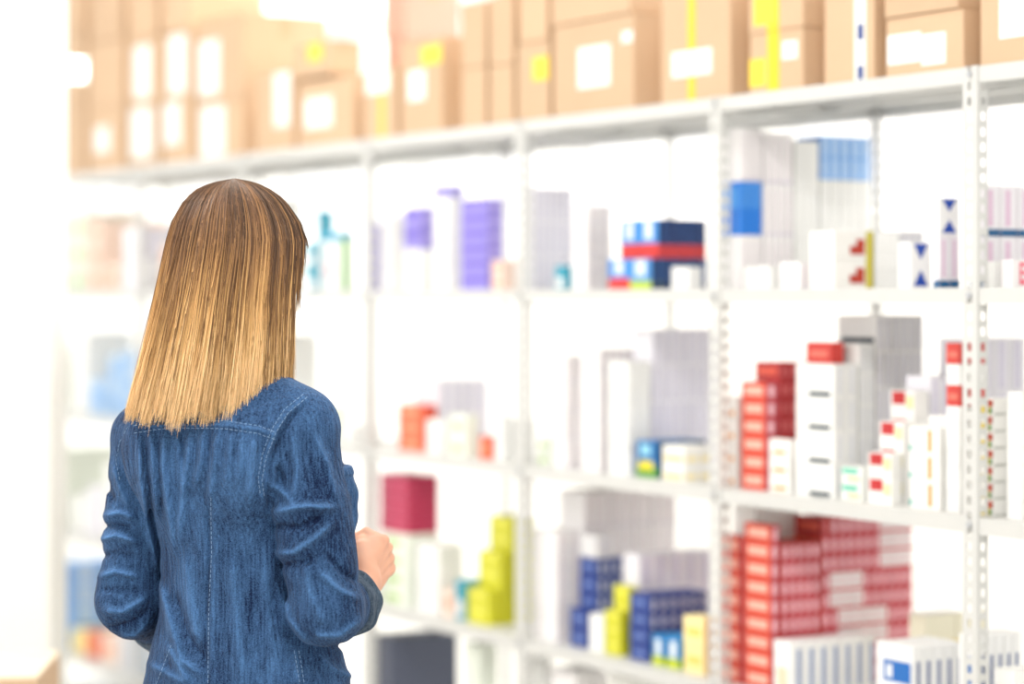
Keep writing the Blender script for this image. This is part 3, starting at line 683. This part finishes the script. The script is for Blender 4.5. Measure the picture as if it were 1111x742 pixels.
for pts, amp, wdt in FOLDS:
    P = np.array(pts, float); lo = P.min(0)-3.2*wdt; hi = P.max(0)+3.2*wdt
    sl, x, y, z = S.sub((min((lo[0]-CX)/FPX*3.84, (lo[0]-CX)/FPX*4.46), 3.84, EYE+(HOR-hi[1])*4.46/FPX), (max((hi[0]-CX)/FPX*3.84, (hi[0]-CX)/FPX*4.46), 4.30, EYE+(HOR-lo[1])*3.84/FPX))
    gx = CX+FPX*x/y+0*z; gy = HOR-FPX*(z-EYE)/y+0*x
    best = np.full(np.broadcast_shapes(gx.shape, gy.shape), 1e9, np.float32); tb = np.zeros_like(best); Ls = np.r_[0, np.cumsum(np.linalg.norm(np.diff(P, axis=0), axis=1))]
    for i in range(len(P)-1):
        v = P[i+1]-P[i]; L2 = v@v; t = np.clip(((gx-P[i, 0])*v[0]+(gy-P[i, 1])*v[1])/L2, 0, 1)
        d2 = (gx-P[i, 0]-v[0]*t)**2+(gy-P[i, 1]-v[1]*t)**2
        m = d2 < best; best = np.where(m, d2, best); tb = np.where(m, (Ls[i]+t*math.sqrt(L2))/Ls[-1], tb)
    fade = np.clip(np.minimum(tb, 1-tb)*5+.25, 0, 1)
    g = np.exp(-np.power(best/(wdt*wdt*.75), .8))*fade*np.clip((4.24-y)/.06, 0, 1)
    g = g*(1 if amp > 0 else .9)
    S.D[sl] -= amp*1.9*g; WEAR_SHADE[sl] += (amp/.005)*g**1.6*(1.25 if amp > 0 else .7)
# broad soft cloth undulation
zz = S.ax[2][None, None, :]; xx = S.ax[0][:, None, None]; yy = S.ax[1][None, :, None]
S.D -= .0016*np.sin(38*xx+9*zz+3*np.sin(7*zz))*np.sin(21*zz+11*xx+8*yy)
V, F = nets(S.D, S.lo, S.h)
ii = np.clip(((V-S.lo)/S.h).astype(int), 0, S.n-1); wear_shade = WEAR_SHADE[ii[:, 0], ii[:, 1], ii[:, 2]]
def denim(name, dark, light, inside=False):
    m = bpy.data.materials.new(name); m.use_nodes = True; nt = m.node_tree; N = nt.nodes.new; Lk = nt.links.new; b = nt.nodes['Principled BSDF']
    b.inputs['Roughness'].default_value = .85; b.inputs['Specular IOR Level'].default_value = .15
    b.inputs['Sheen Weight'].default_value = .03; b.inputs['Sheen Roughness'].default_value = .6
    tc = N('ShaderNodeTexCoord')
    def noise(sc, vec, det=3):
        mp = N('ShaderNodeMapping'); mp.inputs['Scale'].default_value = vec; Lk(tc.outputs['Object'], mp.inputs[0])
        n = N('ShaderNodeTexNoise'); n.inputs['Scale'].default_value = sc; n.inputs['Detail'].default_value = det; Lk(mp.outputs[0], n.inputs['Vector']); return n.outputs['Fac']
    slub = noise(260, (1, 1, .05), 2); mott = noise(16, (1, 1, .6), 4); weave = noise(520, (1, 1, 1), 1); patch = noise(6, (1, 1, .7), 2)
    def math_(op, a, bb):
        q = N('ShaderNodeMath'); q.operation = op
        for i, v in enumerate((a, bb)):
            if isinstance(v, (int, float)): q.inputs[i].default_value = v
            else: Lk(v, q.inputs[i])
        return q.outputs[0]
    fac = math_('MULTIPLY', math_('SUBTRACT', slub, .5), .55)
    fac = math_('ADD', fac, math_('MULTIPLY', math_('SUBTRACT', mott, .5), .30))
    fac = math_('ADD', fac, math_('MULTIPLY', math_('SUBTRACT', weave, .5), .6))
    fac = math_('ADD', fac, math_('MULTIPLY', math_('SUBTRACT', patch, .5), .55))
    at = N('ShaderNodeAttribute'); at.attribute_name = 'wear_shade'  # lightens crests, darkens creases: part cloth fade, part painted shading
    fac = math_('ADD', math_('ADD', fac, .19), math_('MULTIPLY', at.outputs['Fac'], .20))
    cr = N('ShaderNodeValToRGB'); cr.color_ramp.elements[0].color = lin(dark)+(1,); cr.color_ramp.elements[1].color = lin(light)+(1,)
    Lk(fac, cr.inputs[0]); Lk(cr.outputs[0], b.inputs['Base Color'])
    bp = N('ShaderNodeBump'); bp.inputs['Strength'].default_value = .25; bp.inputs['Distance'].default_value = .0006
    Lk(math_('ADD', slub, weave), bp.inputs['Height'])
    crease = noise(30, (1, 1, .45), 3); cw = N('ShaderNodeTexVoronoi'); cw.feature = 'SMOOTH_F1'; mpv = N('ShaderNodeMapping'); mpv.inputs['Scale'].default_value = (24, 24, 9)
    ds = N('ShaderNodeVectorMath'); ds.operation = 'ADD'; sc_ = N('ShaderNodeVectorMath'); sc_.operation = 'SCALE'; sc_.inputs['Scale'].default_value = .08
    nn = N('ShaderNodeTexNoise'); nn.inputs['Scale'].default_value = 14; Lk(tc.outputs['Object'], nn.inputs['Vector']); Lk(nn.outputs['Color'], sc_.inputs[0])
    Lk(tc.outputs['Object'], ds.inputs[0]); Lk(sc_.outputs[0], ds.inputs[1]); Lk(ds.outputs[0], mpv.inputs[0]); Lk(mpv.outputs[0], cw.inputs['Vector']); cw.inputs['Smoothness'].default_value = .35
    b2 = N('ShaderNodeBump'); b2.inputs['Strength'].default_value = .55; b2.inputs['Distance'].default_value = .006
    Lk(math_('ADD', crease, math_('MULTIPLY', cw.outputs['Distance'], .8)), b2.inputs['Height']); Lk(bp.outputs[0], b2.inputs['Normal']); Lk(b2.outputs[0], b.inputs['Normal'])
    return m
M_denim = denim('denim_blue', (5, 22, 55), (102, 152, 212)); M_denin = denim('denim_inside', (44, 58, 76), (120, 138, 156))
sh = link('shirt', np_mesh('shirt', V, F, [M_denim], {'wear_shade': wear_shade}), woman); sh['label'] = 'faded blue denim shirt with rolled sleeves'
BV = BVHTree.FromPolygons([Vector(v) for v in V], F.tolist())
def hit(px, py):
    dr = Vector(((px-CX)/FPX, 1, (HOR-py)/FPX)).normalized(); r = BV.ray_cast(Vector((0, 0, EYE)), dr); return r
# stitched seams: short thread dashes lying on the cloth
M_thread = mat('thread_pale_blue', (128, 160, 196), .7)
st = MB()
def stitch(pts, off=(0, 0), dash=3.2, gap=2.0, rad=.0006):
    P = np.array(pts, float)+off; seg = np.linalg.norm(np.diff(P, axis=0), axis=1); Ls = np.r_[0, np.cumsum(seg)]; t = 0
    while t < Ls[-1]-dash:
        q = []
        for u in (t, t+dash):
            p = (np.interp(u, Ls, P[:, 0]), np.interp(u, Ls, P[:, 1])); r = hit(*p)
            if r[0] is None: break
            q.append(np.array(r[0]+r[1]*.0008)-BASE)
        if len(q) == 2 and np.linalg.norm(q[0]-q[1]) < .015: st.tube(q, rad, 4)
        t += dash+gap
yoke = [(146, 466), (168, 462), (190, 460), (245, 461), (280, 466), (302, 474)]
for o in ((0, -4), (0, 4)): stitch(yoke, o)
arm = [(338, 434), (318, 450), (304, 472), (294, 498), (289, 524), (292, 545)]
for o in ((-5, -3), (-9, -6)): stitch(arm, o)
stitch([(226, 540), (227, 600), (224, 660), (223, 742)], (3, 0)); stitch([(319, 706), (325, 742)]); stitch([(319, 706), (325, 742)], (5, 0))
stitch([(186, 700), (170, 742)]); stitch([(136, 463), (127, 480), (123, 500), (127, 524)], (3, 0))
link('stitching', st.mesh('stitching', [M_thread]), woman)['kind'] = 'stuff'
# chest pocket: a shell that follows the shirt front
def part_grid(lo, hi, h, fn): 
    f = Field(lo, hi, h); x, y, z = f.ax[0][:, None, None], f.ax[1][None, :, None], f.ax[2][None, None, :]
    f.D = np.broadcast_to(fn(x, y, z), f.n).astype(np.float32); return nets(f.D, f.lo, f.h)
def sample(x, y, z):
    """trilinear read of the shirt field"""
    X, Y, Z = np.broadcast_arrays(x, y, z); q = [np.clip((a-S.lo[i])/S.h, 0, S.n[i]-1.001) for i, a in enumerate((X, Y, Z))]
    i = [a.astype(int) for a in q]; f = [a-b for a, b in zip(q, i)]; o = 0
    for a in (0, 1):
        for b in (0, 1):
            for c in (0, 1):
                o = o+S.D[i[0]+a, i[1]+b, i[2]+c]*(f[0] if a else 1-f[0])*(f[1] if b else 1-f[1])*(f[2] if c else 1-f[2])
    return o
pc = LB(.100, .17, 1.112)
def f_pocket(x, y, z):
    r = (x-BASE[0])*Rv[0]+(y-BASE[1])*Rv[1]; f = (x-BASE[0])*Fv[0]+(y-BASE[1])*Fv[1]
    bx = np.maximum(np.maximum(np.abs(r-.100)-.062, np.abs(z-1.112)-.068), .04-f)
    rim = np.where(z > 1.163, .0025, 0)+.0012*np.sin(140*z)
    return np.maximum(np.maximum(sample(x, y, z)-.0055-rim, -sample(x, y, z)-.002), bx)
Vp, Fp = part_grid(pc-[.12, .12, .09], pc+[.12, .14, .09], .003, f_pocket)
link('chest_pocket', np_mesh('chest_pocket', Vp, Fp, [M_denim], {'wear_shade': .5+0*Vp[:, 0]}), woman)
# rolled cuffs
def cuff(p, axis, R, name_l, wid=.02):
    axis = axis/np.linalg.norm(axis)
    def fn(x, y, z):
        t = (x-p[0])*axis[0]+(y-p[1])*axis[1]+(z-p[2])*axis[2]
        rx, ry, rz = x-p[0]-axis[0]*t, y-p[1]-axis[1]*t, z-p[2]-axis[2]*t
        rad = np.sqrt(rx**2+ry**2+rz**2); ang = np.arctan2(rz, rx)
        q = np.maximum(np.abs(t+.004*np.sin(2*ang))-wid, 0); w_ = .0015*np.sin(7*ang+90*t)
        return np.minimum(np.sqrt((rad-R-w_)**2+q**2)-.0062, np.sqrt((rad-R-.004-w_)**2+(t-wid*.35-.004*np.sin(3*ang+1))**2)-.0075)
    Vc, Fc = part_grid(p-.085, p+.085, .0028, fn)
    o = link('rolled_cuff', np_mesh('rolled_cuff', Vc, Fc, [M_denin], {'wear_shade': .1+0*Vc[:, 0]}), woman); o['label'] = name_l
cuff(CUR, WRR-ELR, .049, 'grey-blue rolled cuff on her right arm'); cuff(CUL, CUL-ELL_, .050, 'grey-blue rolled cuff on her left arm')
# collar hidden under the hair
def f_collar(x, y, z):
    c = LB(0, .012, 1.372); dx = (x-c[0])*Rv[0]+(y-c[1])*Rv[1]; dy = (x-c[0])*Fv[0]+(y-c[1])*Fv[1]
    rad = np.sqrt((dx/1.05)**2+dy**2); tgt = .070+(1.41-z)*.25
    return np.maximum(np.abs(rad-tgt)-.005, np.maximum(np.abs(z-1.376)-.034, dy-.06))
Vc, Fc = part_grid(LB(0, 0, 1.37)-.13, LB(0, 0, 1.37)+.13, .004, f_collar)
link('collar', np_mesh('collar', Vc, Fc, [M_denim], {'wear_shade': .2+0*Vc[:, 0]}), woman)

# --- body: head, neck, trunk, arms, hands, legs in one mesh
HT = math.radians(58); HF = np.array([math.sin(HT), math.cos(HT), 0]); HR = np.array([math.cos(HT), -math.sin(HT), 0])
HC = np.array([-0.465, 4.115, 1.548])
def HP(r, f, u): return HC+HR*r+HF*f+Zv*u
ax3 = (HR, HF, Zv)
H = Field((-.60, 3.97, 1.30), (-.31, 4.29, 1.69), .003)
H.ell(HP(0, -.012, .022), (.074, .093, .086), ax3); H.ell(HP(0, .022, -.035), (.058, .068, .082), ax3, .03)
H.ell(HP(0, .055, -.085), (.030, .030, .026), ax3, .025)                              # chin
for sx in (-1, 1):
    H.ell(HP(.040*sx, .055, -.028), (.026, .028, .024), ax3, .02)                      # cheek
    H.ell(HP(.031*sx, .093, .004), (.017, .014, .010), ax3, .010, 'd')                 # eye socket
    H.ell(HP(.030*sx, .080, .022), (.024, .012, .008), ax3, .010)                      # brow
    H.ell(HP(.077*sx, -.005, -.012), (.008, .017, .029), ax3, .005)                    # ear
    H.ell(HP(.083*sx, .000, -.008), (.005, .009, .016), ax3, .004, 'd')
    H.ell(HP(.012*sx, .098, -.040), (.009, .010, .008), ax3, .006)                     # nostril wing
H.cap(HP(0, .088, .012), .009, HP(0, .108, -.034), .011, .012)                         # nose
H.ell(HP(0, .084, -.062), (.024, .011, .006), ax3, .005); H.ell(HP(0, .082, -.073), (.021, .011, .007), ax3, .004)   # lips
H.cap(LB(0, .0, 1.29), .062, HP(0, -.02, -.07), .052, .03)
VH, FH = nets(H.D, H.lo, H.h)
Bd = Field((-.78, 3.88, .0), (-.16, 4.42, 1.38), .010)
Bd.put(lambda x, y, z: f_torso(x, y, z)+.02, (-.75, 3.85, .66), (-.2, 4.4, 1.34))
Bd.cap(SHR, .045, ELR, .038); Bd.cap(SHL, .045, ELL_, .038); Bd.cap(ELR, .038, mixp(ELR, WRR, .6), .033); Bd.cap(ELL_, .038, mixp(ELL_, WRL, .6), .033)
HIP = [LB(s_*.075, .035, .80) for s_ in (-1, 1)]; KNE = [LB(s_*.08, .05, .46) for s_ in (-1, 1)]; ANK = [LB(s_*.08, .015, .09) for s_ in (-1, 1)]
for a, b, c in zip(HIP, KNE, ANK): Bd.cap(a, .075, b, .05, .03); Bd.cap(b, .05, c, .034, .02); Bd.cap(c-[0, 0, .05], .028, c+Fv*.13-[0, 0, .055], .024, .02)
VB, FB = nets(Bd.D, Bd.lo, Bd.h)
def hand(W, w_, a_, n_, el, curl, h=.0022, thumb=((.022, .026, -.010), (.052, .034, -.026), (.078, .030, -.036), (.098, .024, -.040))):
    """hand frame: w_ wrist->knuckles, a_ towards the index side, n_ back of the hand"""
    T = lambda x, y, z: W+w_*x+a_*y+n_*z
    f = Field(W-.15, W+.16, h); f.D[:] = .08
    f.cap(el, .034, T(-.03, 0, 0), .026); f.cap(T(-.05, 0, 0), .027, T(.004, 0, 0), .0235, .015); f.cap(T(-.03, .008, 0), .02, T(.0, .009, 0), .019, .015)
    f.put(f_rbox(T(.046, .0, -.003), (.046, .040, .0145), (w_, a_, n_), .0135), T(.046, 0, 0)-.07, T(.046, 0, 0)+.07, .018)
    f.ell(T(.030, .022, -.012), (.032, .018, .017), (w_, a_, n_), .014); f.ell(T(.032, -.022, -.012), (.034, .015, .015), (w_, a_, n_), .014)
    for q, (oy, kx, l1, l2, l3, rr) in enumerate(((.029, .086, .043, .026, .022, .0096), (.0095, .091, .047, .030, .024, .0098), (-.010, .087, .043, .028, .023, .0093), (-.028, .079, .034, .022, .020, .0083))):
        c = curl[q]; p = T(kx, oy, -.002); ang = 0.0
        f.ell(T(kx-.001, oy, .005), (.0115, .0095, .009), (w_, a_, n_), .007)                            # knuckle
        f.cap(T(kx-.05, oy*.55, .009), .0025, T(kx-.005, oy, .010), .0028, .006)                         # tendon
        for L_, da, r2 in ((l1, c[0], rr), (l2, c[1], rr*.93), (l3, c[2], rr*.86)):
            ang += math.radians(da); dr = w_*math.cos(ang)-n_*math.sin(ang)
            e = p+dr*L_; f.cap(p, r2*1.03, e, r2*.96, .0035); p = e
    f.ell(T(.062, .028, -.018), (.032, .013, .017), (w_, a_, n_), .012)
    tp = [T(*t) for t in thumb]
    f.cap(tp[0], .0145, tp[1], .0125, .012); f.cap(tp[1], .0118, tp[2], .0108, .005); f.cap(tp[2], .0108, tp[3], .0092, .004)
    sl, x, y, z = f.sub(W-.3, W+.3)
    v = W-el; v = v/np.linalg.norm(v); cut = -((x-W[0])*v[0]+(y-W[1])*v[1]+(z-W[2])*v[2])-.12
    f.D = np.maximum(f.D, cut.astype(np.float32))
    return nets(f.D, f.lo, f.h)
nrm = lambda v: np.array(v)/np.linalg.norm(v)
KR = PXP(416, 604, 4.26); w1 = nrm(KR-WRR); a1 = nrm(Zv-w1*(Zv@w1)); n1_ = np.cross(w1, a1)
if n1_[0] < 0: n1_ = -n1_
FIST = [(62, 78, 40), (66, 82, 42), (70, 84, 44), (74, 84, 46)]
VR, FR = hand(WRR, w1, a1, n1_, ELR, FIST)
w2 = nrm(WRL-ELL_+[0, 0, .05]); a2 = nrm(Zv-w2*(Zv@w2)); n2 = np.cross(w2, a2); n2 = n2 if n2@Rv < 0 else -n2
VL, FL = hand(WRL, w2, a2, n2, ELL_, [(35, 40, 25), (38, 44, 26), (42, 46, 28), (46, 48, 30)], .0035)
VV = []; FF = []; o = 0
for a, b in ((VH, FH), (VB, FB), (VR, FR), (VL, FL)): VV.append(a); FF.append(b+o); o += len(a)
M_skin = mat('skin', (222, 168, 142), .5, noise=(60, .04)); sb_ = M_skin.node_tree.nodes['Principled BSDF']
sb_.inputs['Subsurface Weight'].default_value = .15; sb_.inputs['Subsurface Radius'].default_value = (.012, .005, .003); sb_.inputs['Subsurface Scale'].default_value = .5
link('body', np_mesh('body', np.concatenate(VV), np.concatenate(FF), [M_skin]), woman)
# eyes, lashes, lips stay small parts of the face
M_eye = mat('eye_white', (238, 236, 232), .2); M_iris = mat('iris_brown', (60, 40, 28), .2); M_lash = mat('lash_dark', (28, 20, 18), .6)
def lathe_ball(c, r, seg=16, rings=10):
    v = []; f = []
    for i in range(rings+1):
        t = math.pi*i/rings
        for k in range(seg):
            p = 2*math.pi*k/seg; v.append(np.array(c)+HF*r*math.cos(t)+HR*r*math.sin(t)*math.cos(p)+Zv*r*math.sin(t)*math.sin(p))
    for i in range(rings):
        for k in range(seg): f.append((i*seg+k, i*seg+(k+1) % seg, (i+1)*seg+(k+1) % seg, (i+1)*seg+k))
    return v, f
for sx in (-1, 1):
    v, f = lathe_ball(HP(.031*sx, .0735, .003), .012)
    me = np_mesh('eye', v, f, [M_eye, M_iris]); me.polygons.foreach_set('material_index', [1 if i < 16*2 else 0 for i in range(len(f))]); link('eye', me, woman)
    lash = MB()
    for k in range(15):
        t = -1+2*k/14; p0 = HP(.031*sx+.012*t, .086-.004*t*t, .008-.003*t*t); p1 = p0+HF*.006+HR*.003*t+Zv*.001; p2 = p1+HF*.004+HR*.003*t+Zv*.004
        lash.tube([p0-BASE, p1-BASE, p2-BASE], [.0008, .0006, .0003], 3)
    link('eyelashes', lash.mesh('eyelashes', [M_lash]), woman)
# trousers and shoes (below the frame)
T_ = Field((-.76, 3.88, .06), (-.18, 4.42, .96), .009)
T_.put(lambda x, y, z: np.maximum(f_torso(x, y, z)+.022, np.maximum(z-.90, .74-z)), (-.75, 3.85, .7), (-.2, 4.4, .95))
for a, b, c in zip(HIP, KNE, ANK): T_.cap(a, .084, b, .064, .03); T_.cap(b, .066, c, .052, .02)
Vt, Ft = nets(T_.D, T_.lo, T_.h); link('trousers', np_mesh('trousers', Vt, Ft, [mat('trouser_cotton', (46, 48, 58), .85)]), woman)
M_shoe = mat('shoe_white', (232, 230, 226), .5)
for c in ANK:
    g = c*[1, 1, 0]
    def f_shoe(x, y, z, g=g):
        d = smin(f_cap(g+[0, 0, .048], .044, g+Fv*.15+[0, 0, .036], .036)(x, y, z), f_cap(g+[0, 0, .05], .042, g+[0, 0, .09], .040)(x, y, z), .02)
        return np.maximum(d, .002-z)
    Vs, Fs = part_grid(g+[-.25, -.2, -.01], g+[.25, .25, .16], .006, f_shoe); link('shoe', np_mesh('shoe', Vs, Fs, [M_shoe]), woman)

# --- hair: a full undermass plus thousands of strands following the same envelope
HY = np.array([193.5, 195, 197, 200, 205, 212, 220, 240, 260, 285, 320, 360, 400, 440, 462])
HL = np.array([252, 244, 234, 225, 214, 206, 199, 188, 182, 177, 170, 161, 152, 142, 137])
HRt = np.array([254, 262, 272, 281, 291, 301, 309, 322, 328, 328, 326, 326, 325, 324, 323])
HD = np.array([.003, .012, .025, .036, .052, .068, .080, .100, .110, .114, .114, .114, .116, .120, .122])     # half depth, m
HCY = np.array([4.11, 4.11, 4.11, 4.11, 4.11, 4.11, 4.11, 4.11, 4.108, 4.105, 4.100, 4.095, 4.090, 4.085, 4.083])
zs = EYE+(HOR-HY)*4.1/FPX
xc = (HL+HRt)/2; hx = (HRt-HL)/2/FPX*4.1; xc = (xc-CX)/FPX*4.1
o_ = np.argsort(zs); ZI = zs[o_]
def env(th, z, rho=1.0):
    cx = np.interp(z, ZI, xc[o_]); ax = np.interp(z, ZI, hx[o_]); cy = np.interp(z, ZI, HCY[o_]); dy = np.interp(z, ZI, HD[o_])
    return np.stack([cx+ax*rho*np.cos(th), cy+dy*rho*np.sin(th), z+0*th], -1)
def zbot(x):
    px = CX+FPX*x/4.03
    return EYE+(HOR-np.interp(px, [135, 160, 210, 240, 265, 300, 323], [444, 449, 454, 450, 441, 431, 417]))*4.05/FPX
TF = math.radians(90)-HT                                  # face azimuth
def angd(a, b): return (a-b+math.pi) % (2*math.pi)-math.pi
ZTOP = zs.max(); ZBROW = EYE+(HOR-262)*4.1/FPX
M_hair = bpy.data.materials.new('hair_ombre'); M_hair.use_nodes = True; nt = M_hair.node_tree; b = nt.nodes['Principled BSDF']
b.inputs['Roughness'].default_value = .42; b.inputs['Specular IOR Level'].default_value = .45
at = nt.nodes.new('ShaderNodeAttribute'); at.attribute_name = 'tipness'; at2 = nt.nodes.new('ShaderNodeAttribute'); at2.attribute_name = 'tone'
cr = nt.nodes.new('ShaderNodeValToRGB'); E = cr.color_ramp.elements
E[0].position = 0; E[0].color = lin((92, 66, 48))+(1,); E[1].position = 1; E[1].color = lin((244, 206, 154))+(1,)
for p, c in ((.28, (118, 84, 58)), (.52, (166, 124, 80)), (.78, (214, 170, 112))):
    e = E.new(p); e.color = lin(c)+(1,)
ad = nt.nodes.new('ShaderNodeMath'); ad.operation = 'ADD'; nt.links.new(at.outputs['Fac'], ad.inputs[0])
ml = nt.nodes.new('ShaderNodeMath'); ml.operation = 'MULTIPLY'; ml.inputs[1].default_value = .28; nt.links.new(at2.outputs['Fac'], ml.inputs[0]); nt.links.new(ml.outputs[0], ad.inputs[1])
nt.links.new(ad.outputs[0], cr.inputs[0])
hs = nt.nodes.new('ShaderNodeHueSaturation'); mr = nt.nodes.new('ShaderNodeMapRange'); mr.inputs[1].default_value = -1; mr.inputs[2].default_value = 1; mr.inputs[3].default_value = .66; mr.inputs[4].default_value = 1.36
nt.links.new(at2.outputs['Fac'], mr.inputs[0]); nt.links.new(mr.outputs[0], hs.inputs['Value']); nt.links.new(cr.outputs[0], hs.inputs['Color']); nt.links.new(hs.outputs[0], b.inputs['Base Color'])
# undermass
NT = 120; NZ = 70; th = np.linspace(0, 2*math.pi, NT, endpoint=False); vs_ = []; tips = []
for k in range(NZ+1):
    u = (k/NZ)**1.6
    base = env(th, np.full(NT, ZTOP-.001), .93); zb = zbot(env(th, np.full(NT, 1.35))[:, 0])+.012
    z = ZTOP-.012-u*(ZTOP-.012-zb)
    dface = np.abs(angd(th, TF)); open_ = np.clip((math.radians(62)-dface)/math.radians(14), 0, 1)*np.clip((ZBROW-z)/.03+.2, 0, 1)
    rho = .94-.012*np.sin(23*th+2*np.sin(3*th))*min(1, 3*u)-open_*.55
    vs_.append(env(th, z, rho)); tips.append(u+0*th)
Vh = np.concatenate(vs_); Fh = [(k*NT+i, (k+1)*NT+i, (k+1)*NT+(i+1) % NT, k*NT+(i+1) % NT) for k in range(NZ) for i in range(NT)]
Fh.append(tuple(range(NT))); Fh.append(tuple(NZ*NT+i for i in reversed(range(NT))))
tipv = np.concatenate(tips)
hm = np_mesh('hair', Vh, Fh, [M_hair], {'tipness': np.clip(tipv*1.0, 0, 1), 'tone': -.75+0*tipv})
hair = link('hair', hm, woman); hair['label'] = 'straight shoulder-length hair, brown roots to blonde tips'
NS = 7000; K = 16
def strands(n):
    a0 = RNG.uniform(-math.pi, math.pi, n)
    face = np.abs(angd(a0, TF)) < math.radians(46)
    ncl = 150; cl = RNG.uniform(-math.pi, math.pi, ncl); tone_c = RNG.normal(0, .38, ncl)
    j = np.argmin(np.abs(angd(a0[:, None], cl[None, :])), 1)
    rho0 = 1-np.abs(RNG.normal(0, .030, n)); rho0 = np.where(RNG.random(n) < .04, rho0+.035, rho0)
    u = np.linspace(0, 1, K)[None, :]; uu = u**1.25
    start = RNG.uniform(0, .05, n)[:, None]
    wob = RNG.normal(0, 1, (n, 3)); ph = RNG.uniform(0, 6.28, (n, 2))
    clump = np.clip(uu*1.1-.15, 0, 1)*.55
    stray = np.where(RNG.random(n) < .25, 2.6, 1.0)[:, None]
    a = a0[:, None]+angd(cl[j], a0)[:, None]*clump+(.035*wob[:, :1]*stray*uu+.03*np.sin(3*uu+ph[:, :1])*uu+.012*np.sin(9*uu+ph[:, 1:])*uu)
    loose = (RNG.random(n) < .05)[:, None]; a = a+np.where(loose, .10*np.sin(4.5*uu+ph[:, :1])*np.clip(uu*1.5, 0, 1), 0)
    x_end = env(a[:, -1], np.full(n, 1.33))[:, 0]
    zend = zbot(x_end)+np.where(RNG.random(n) < .75, RNG.normal(-.001, .006, n), RNG.uniform(0, .09, n))+.010*np.sin(17*cl[j])
    fd = np.clip((np.abs(angd(a0, TF))-math.radians(18))/math.radians(28), 0, 1)
    zend = np.where(face, ZBROW+RNG.uniform(-.008, .02, n)-.13*fd**2, zend)
    z = ZTOP-(ZTOP-zend)[:, None]*np.clip(start+(1-start)*uu**1.35, 0, 1)
    dft = np.abs(angd(a, TF)); below = np.clip((ZBROW-z)/.02, 0, 1)
    lim = math.radians(52); push = np.where((dft < lim) & ~face[:, None], np.sign(angd(a, TF))*(lim-dft), 0)*below
    a = a+push
    clr = .018*np.sin(5*cl[j]+1)[:, None]*np.clip(uu-.25, 0, 1)
    P = env(a, z, rho0[:, None]+clr)
    P[..., 0] += .004*wob[:, 1:2]*uu**3; P[..., 1] += .004*wob[:, 2:3]*uu**3
    tip = np.clip((ZTOP-z)/(ZTOP-1.275), 0, 1)
    return P, tip, np.clip(tone_c[j]+RNG.normal(0, .5, n), -1, 1)
P, tip, tone = strands(NS)
T = np.gradient(P, axis=1); T /= np.linalg.norm(T, axis=2, keepdims=True)+1e-9
ref = np.array([.3, .9, .25]); A1 = np.cross(T, ref); A1 /= np.linalg.norm(A1, axis=2, keepdims=True)+1e-9; B1 = np.cross(T, A1)
rad = (RNG.uniform(.00035, .00085, NS)[:, None]*np.interp(np.linspace(0, 1, K), [0, .1, .85, 1], [.6, 1, 1, .35])[None, :])[..., None]
rings = np.stack([P+rad*(A1*math.cos(q)+B1*math.sin(q)) for q in (0, 2.0944, 4.18879)], 2)            # n,K,3,3
Vs = rings.reshape(-1, 3); ix = np.arange(NS*K*3).reshape(NS, K, 3); fs = []
for q in range(3):
    r = (q+1) % 3; fs.append(np.stack([ix[:, :-1, q], ix[:, :-1, r], ix[:, 1:, r], ix[:, 1:, q]], -1).reshape(-1, 4))
sm = np_mesh('hair_strands', Vs, np.concatenate(fs), [M_hair], {'tipness': np.repeat(tip.reshape(-1), 3), 'tone': np.repeat(np.repeat(tone, K), 3)})
o = link('hair_strands', sm, hair); o['kind'] = 'stuff'

# ------------------------------------------------------------------ keep the boxes that show largest as single objects, join the rest
bpy.context.view_layer.update()
boxes = [o for o in scene.objects if o.get('category') == 'box' and o.type == 'MESH' and 'medicine_box' in o.name]
bv = [Vector(v) for v in V]; bf = [tuple(f) for f in F.tolist()]; own = [None]*len(bf)
for ob in boxes:
    n = len(bv); M = ob.matrix_world; bv += [M @ v.co for v in ob.data.vertices]
    for p in ob.data.polygons: bf.append(tuple(n+i for i in p.vertices)); own.append(ob.name)
tree = BVHTree.FromPolygons(bv, bf); cam_o = Vector((0, 0, EYE)); seen = {}
for py in range(100, 742, 3):
    for px in range(56, 1111, 3):
        h_ = tree.ray_cast(cam_o, Vector(((px+.5-CX)/FPX, 1, (HOR-py-.5)/FPX)).normalized())
        if h_[2] is not None and own[h_[2]]: seen[own[h_[2]]] = seen.get(own[h_[2]], 0)+1
kinds = {}
for ob in boxes: kinds.setdefault(ob.name.split('.')[0], []).append(ob)
rest = []
for k, l in kinds.items():
    l.sort(key=lambda o: -seen.get(o.name, 0))
    keep = [o for o in l if seen.get(o.name, 0) >= 1][:290]; ks = set(o.name for o in keep)
    rest += [o for o in l if o.name not in ks]
rv = []; rf = []; rm = []; mats = []; mi = {}
for ob in rest:
    n = len(rv); M = ob.matrix_world
    rv += [tuple(M @ v.co) for v in ob.data.vertices]
    for p in ob.data.polygons:
        m = ob.data.materials[p.material_index]
        if m.name not in mi: mi[m.name] = len(mats); mats.append(m)
        rf.append(tuple(n+i for i in p.vertices)); rm.append(mi[m.name])
me = bpy.data.meshes.new('medicine_boxes'); me.from_pydata(rv, [], rf)
for m in mats: me.materials.append(m)
me.polygons.foreach_set('material_index', rm); me.update()
ro = tag(link('medicine_boxes', me), 'further pale medicine boxes packed behind the ones in front', 'boxes'); ro['kind'] = 'stuff'
for ob in rest: bpy.data.objects.remove(ob)
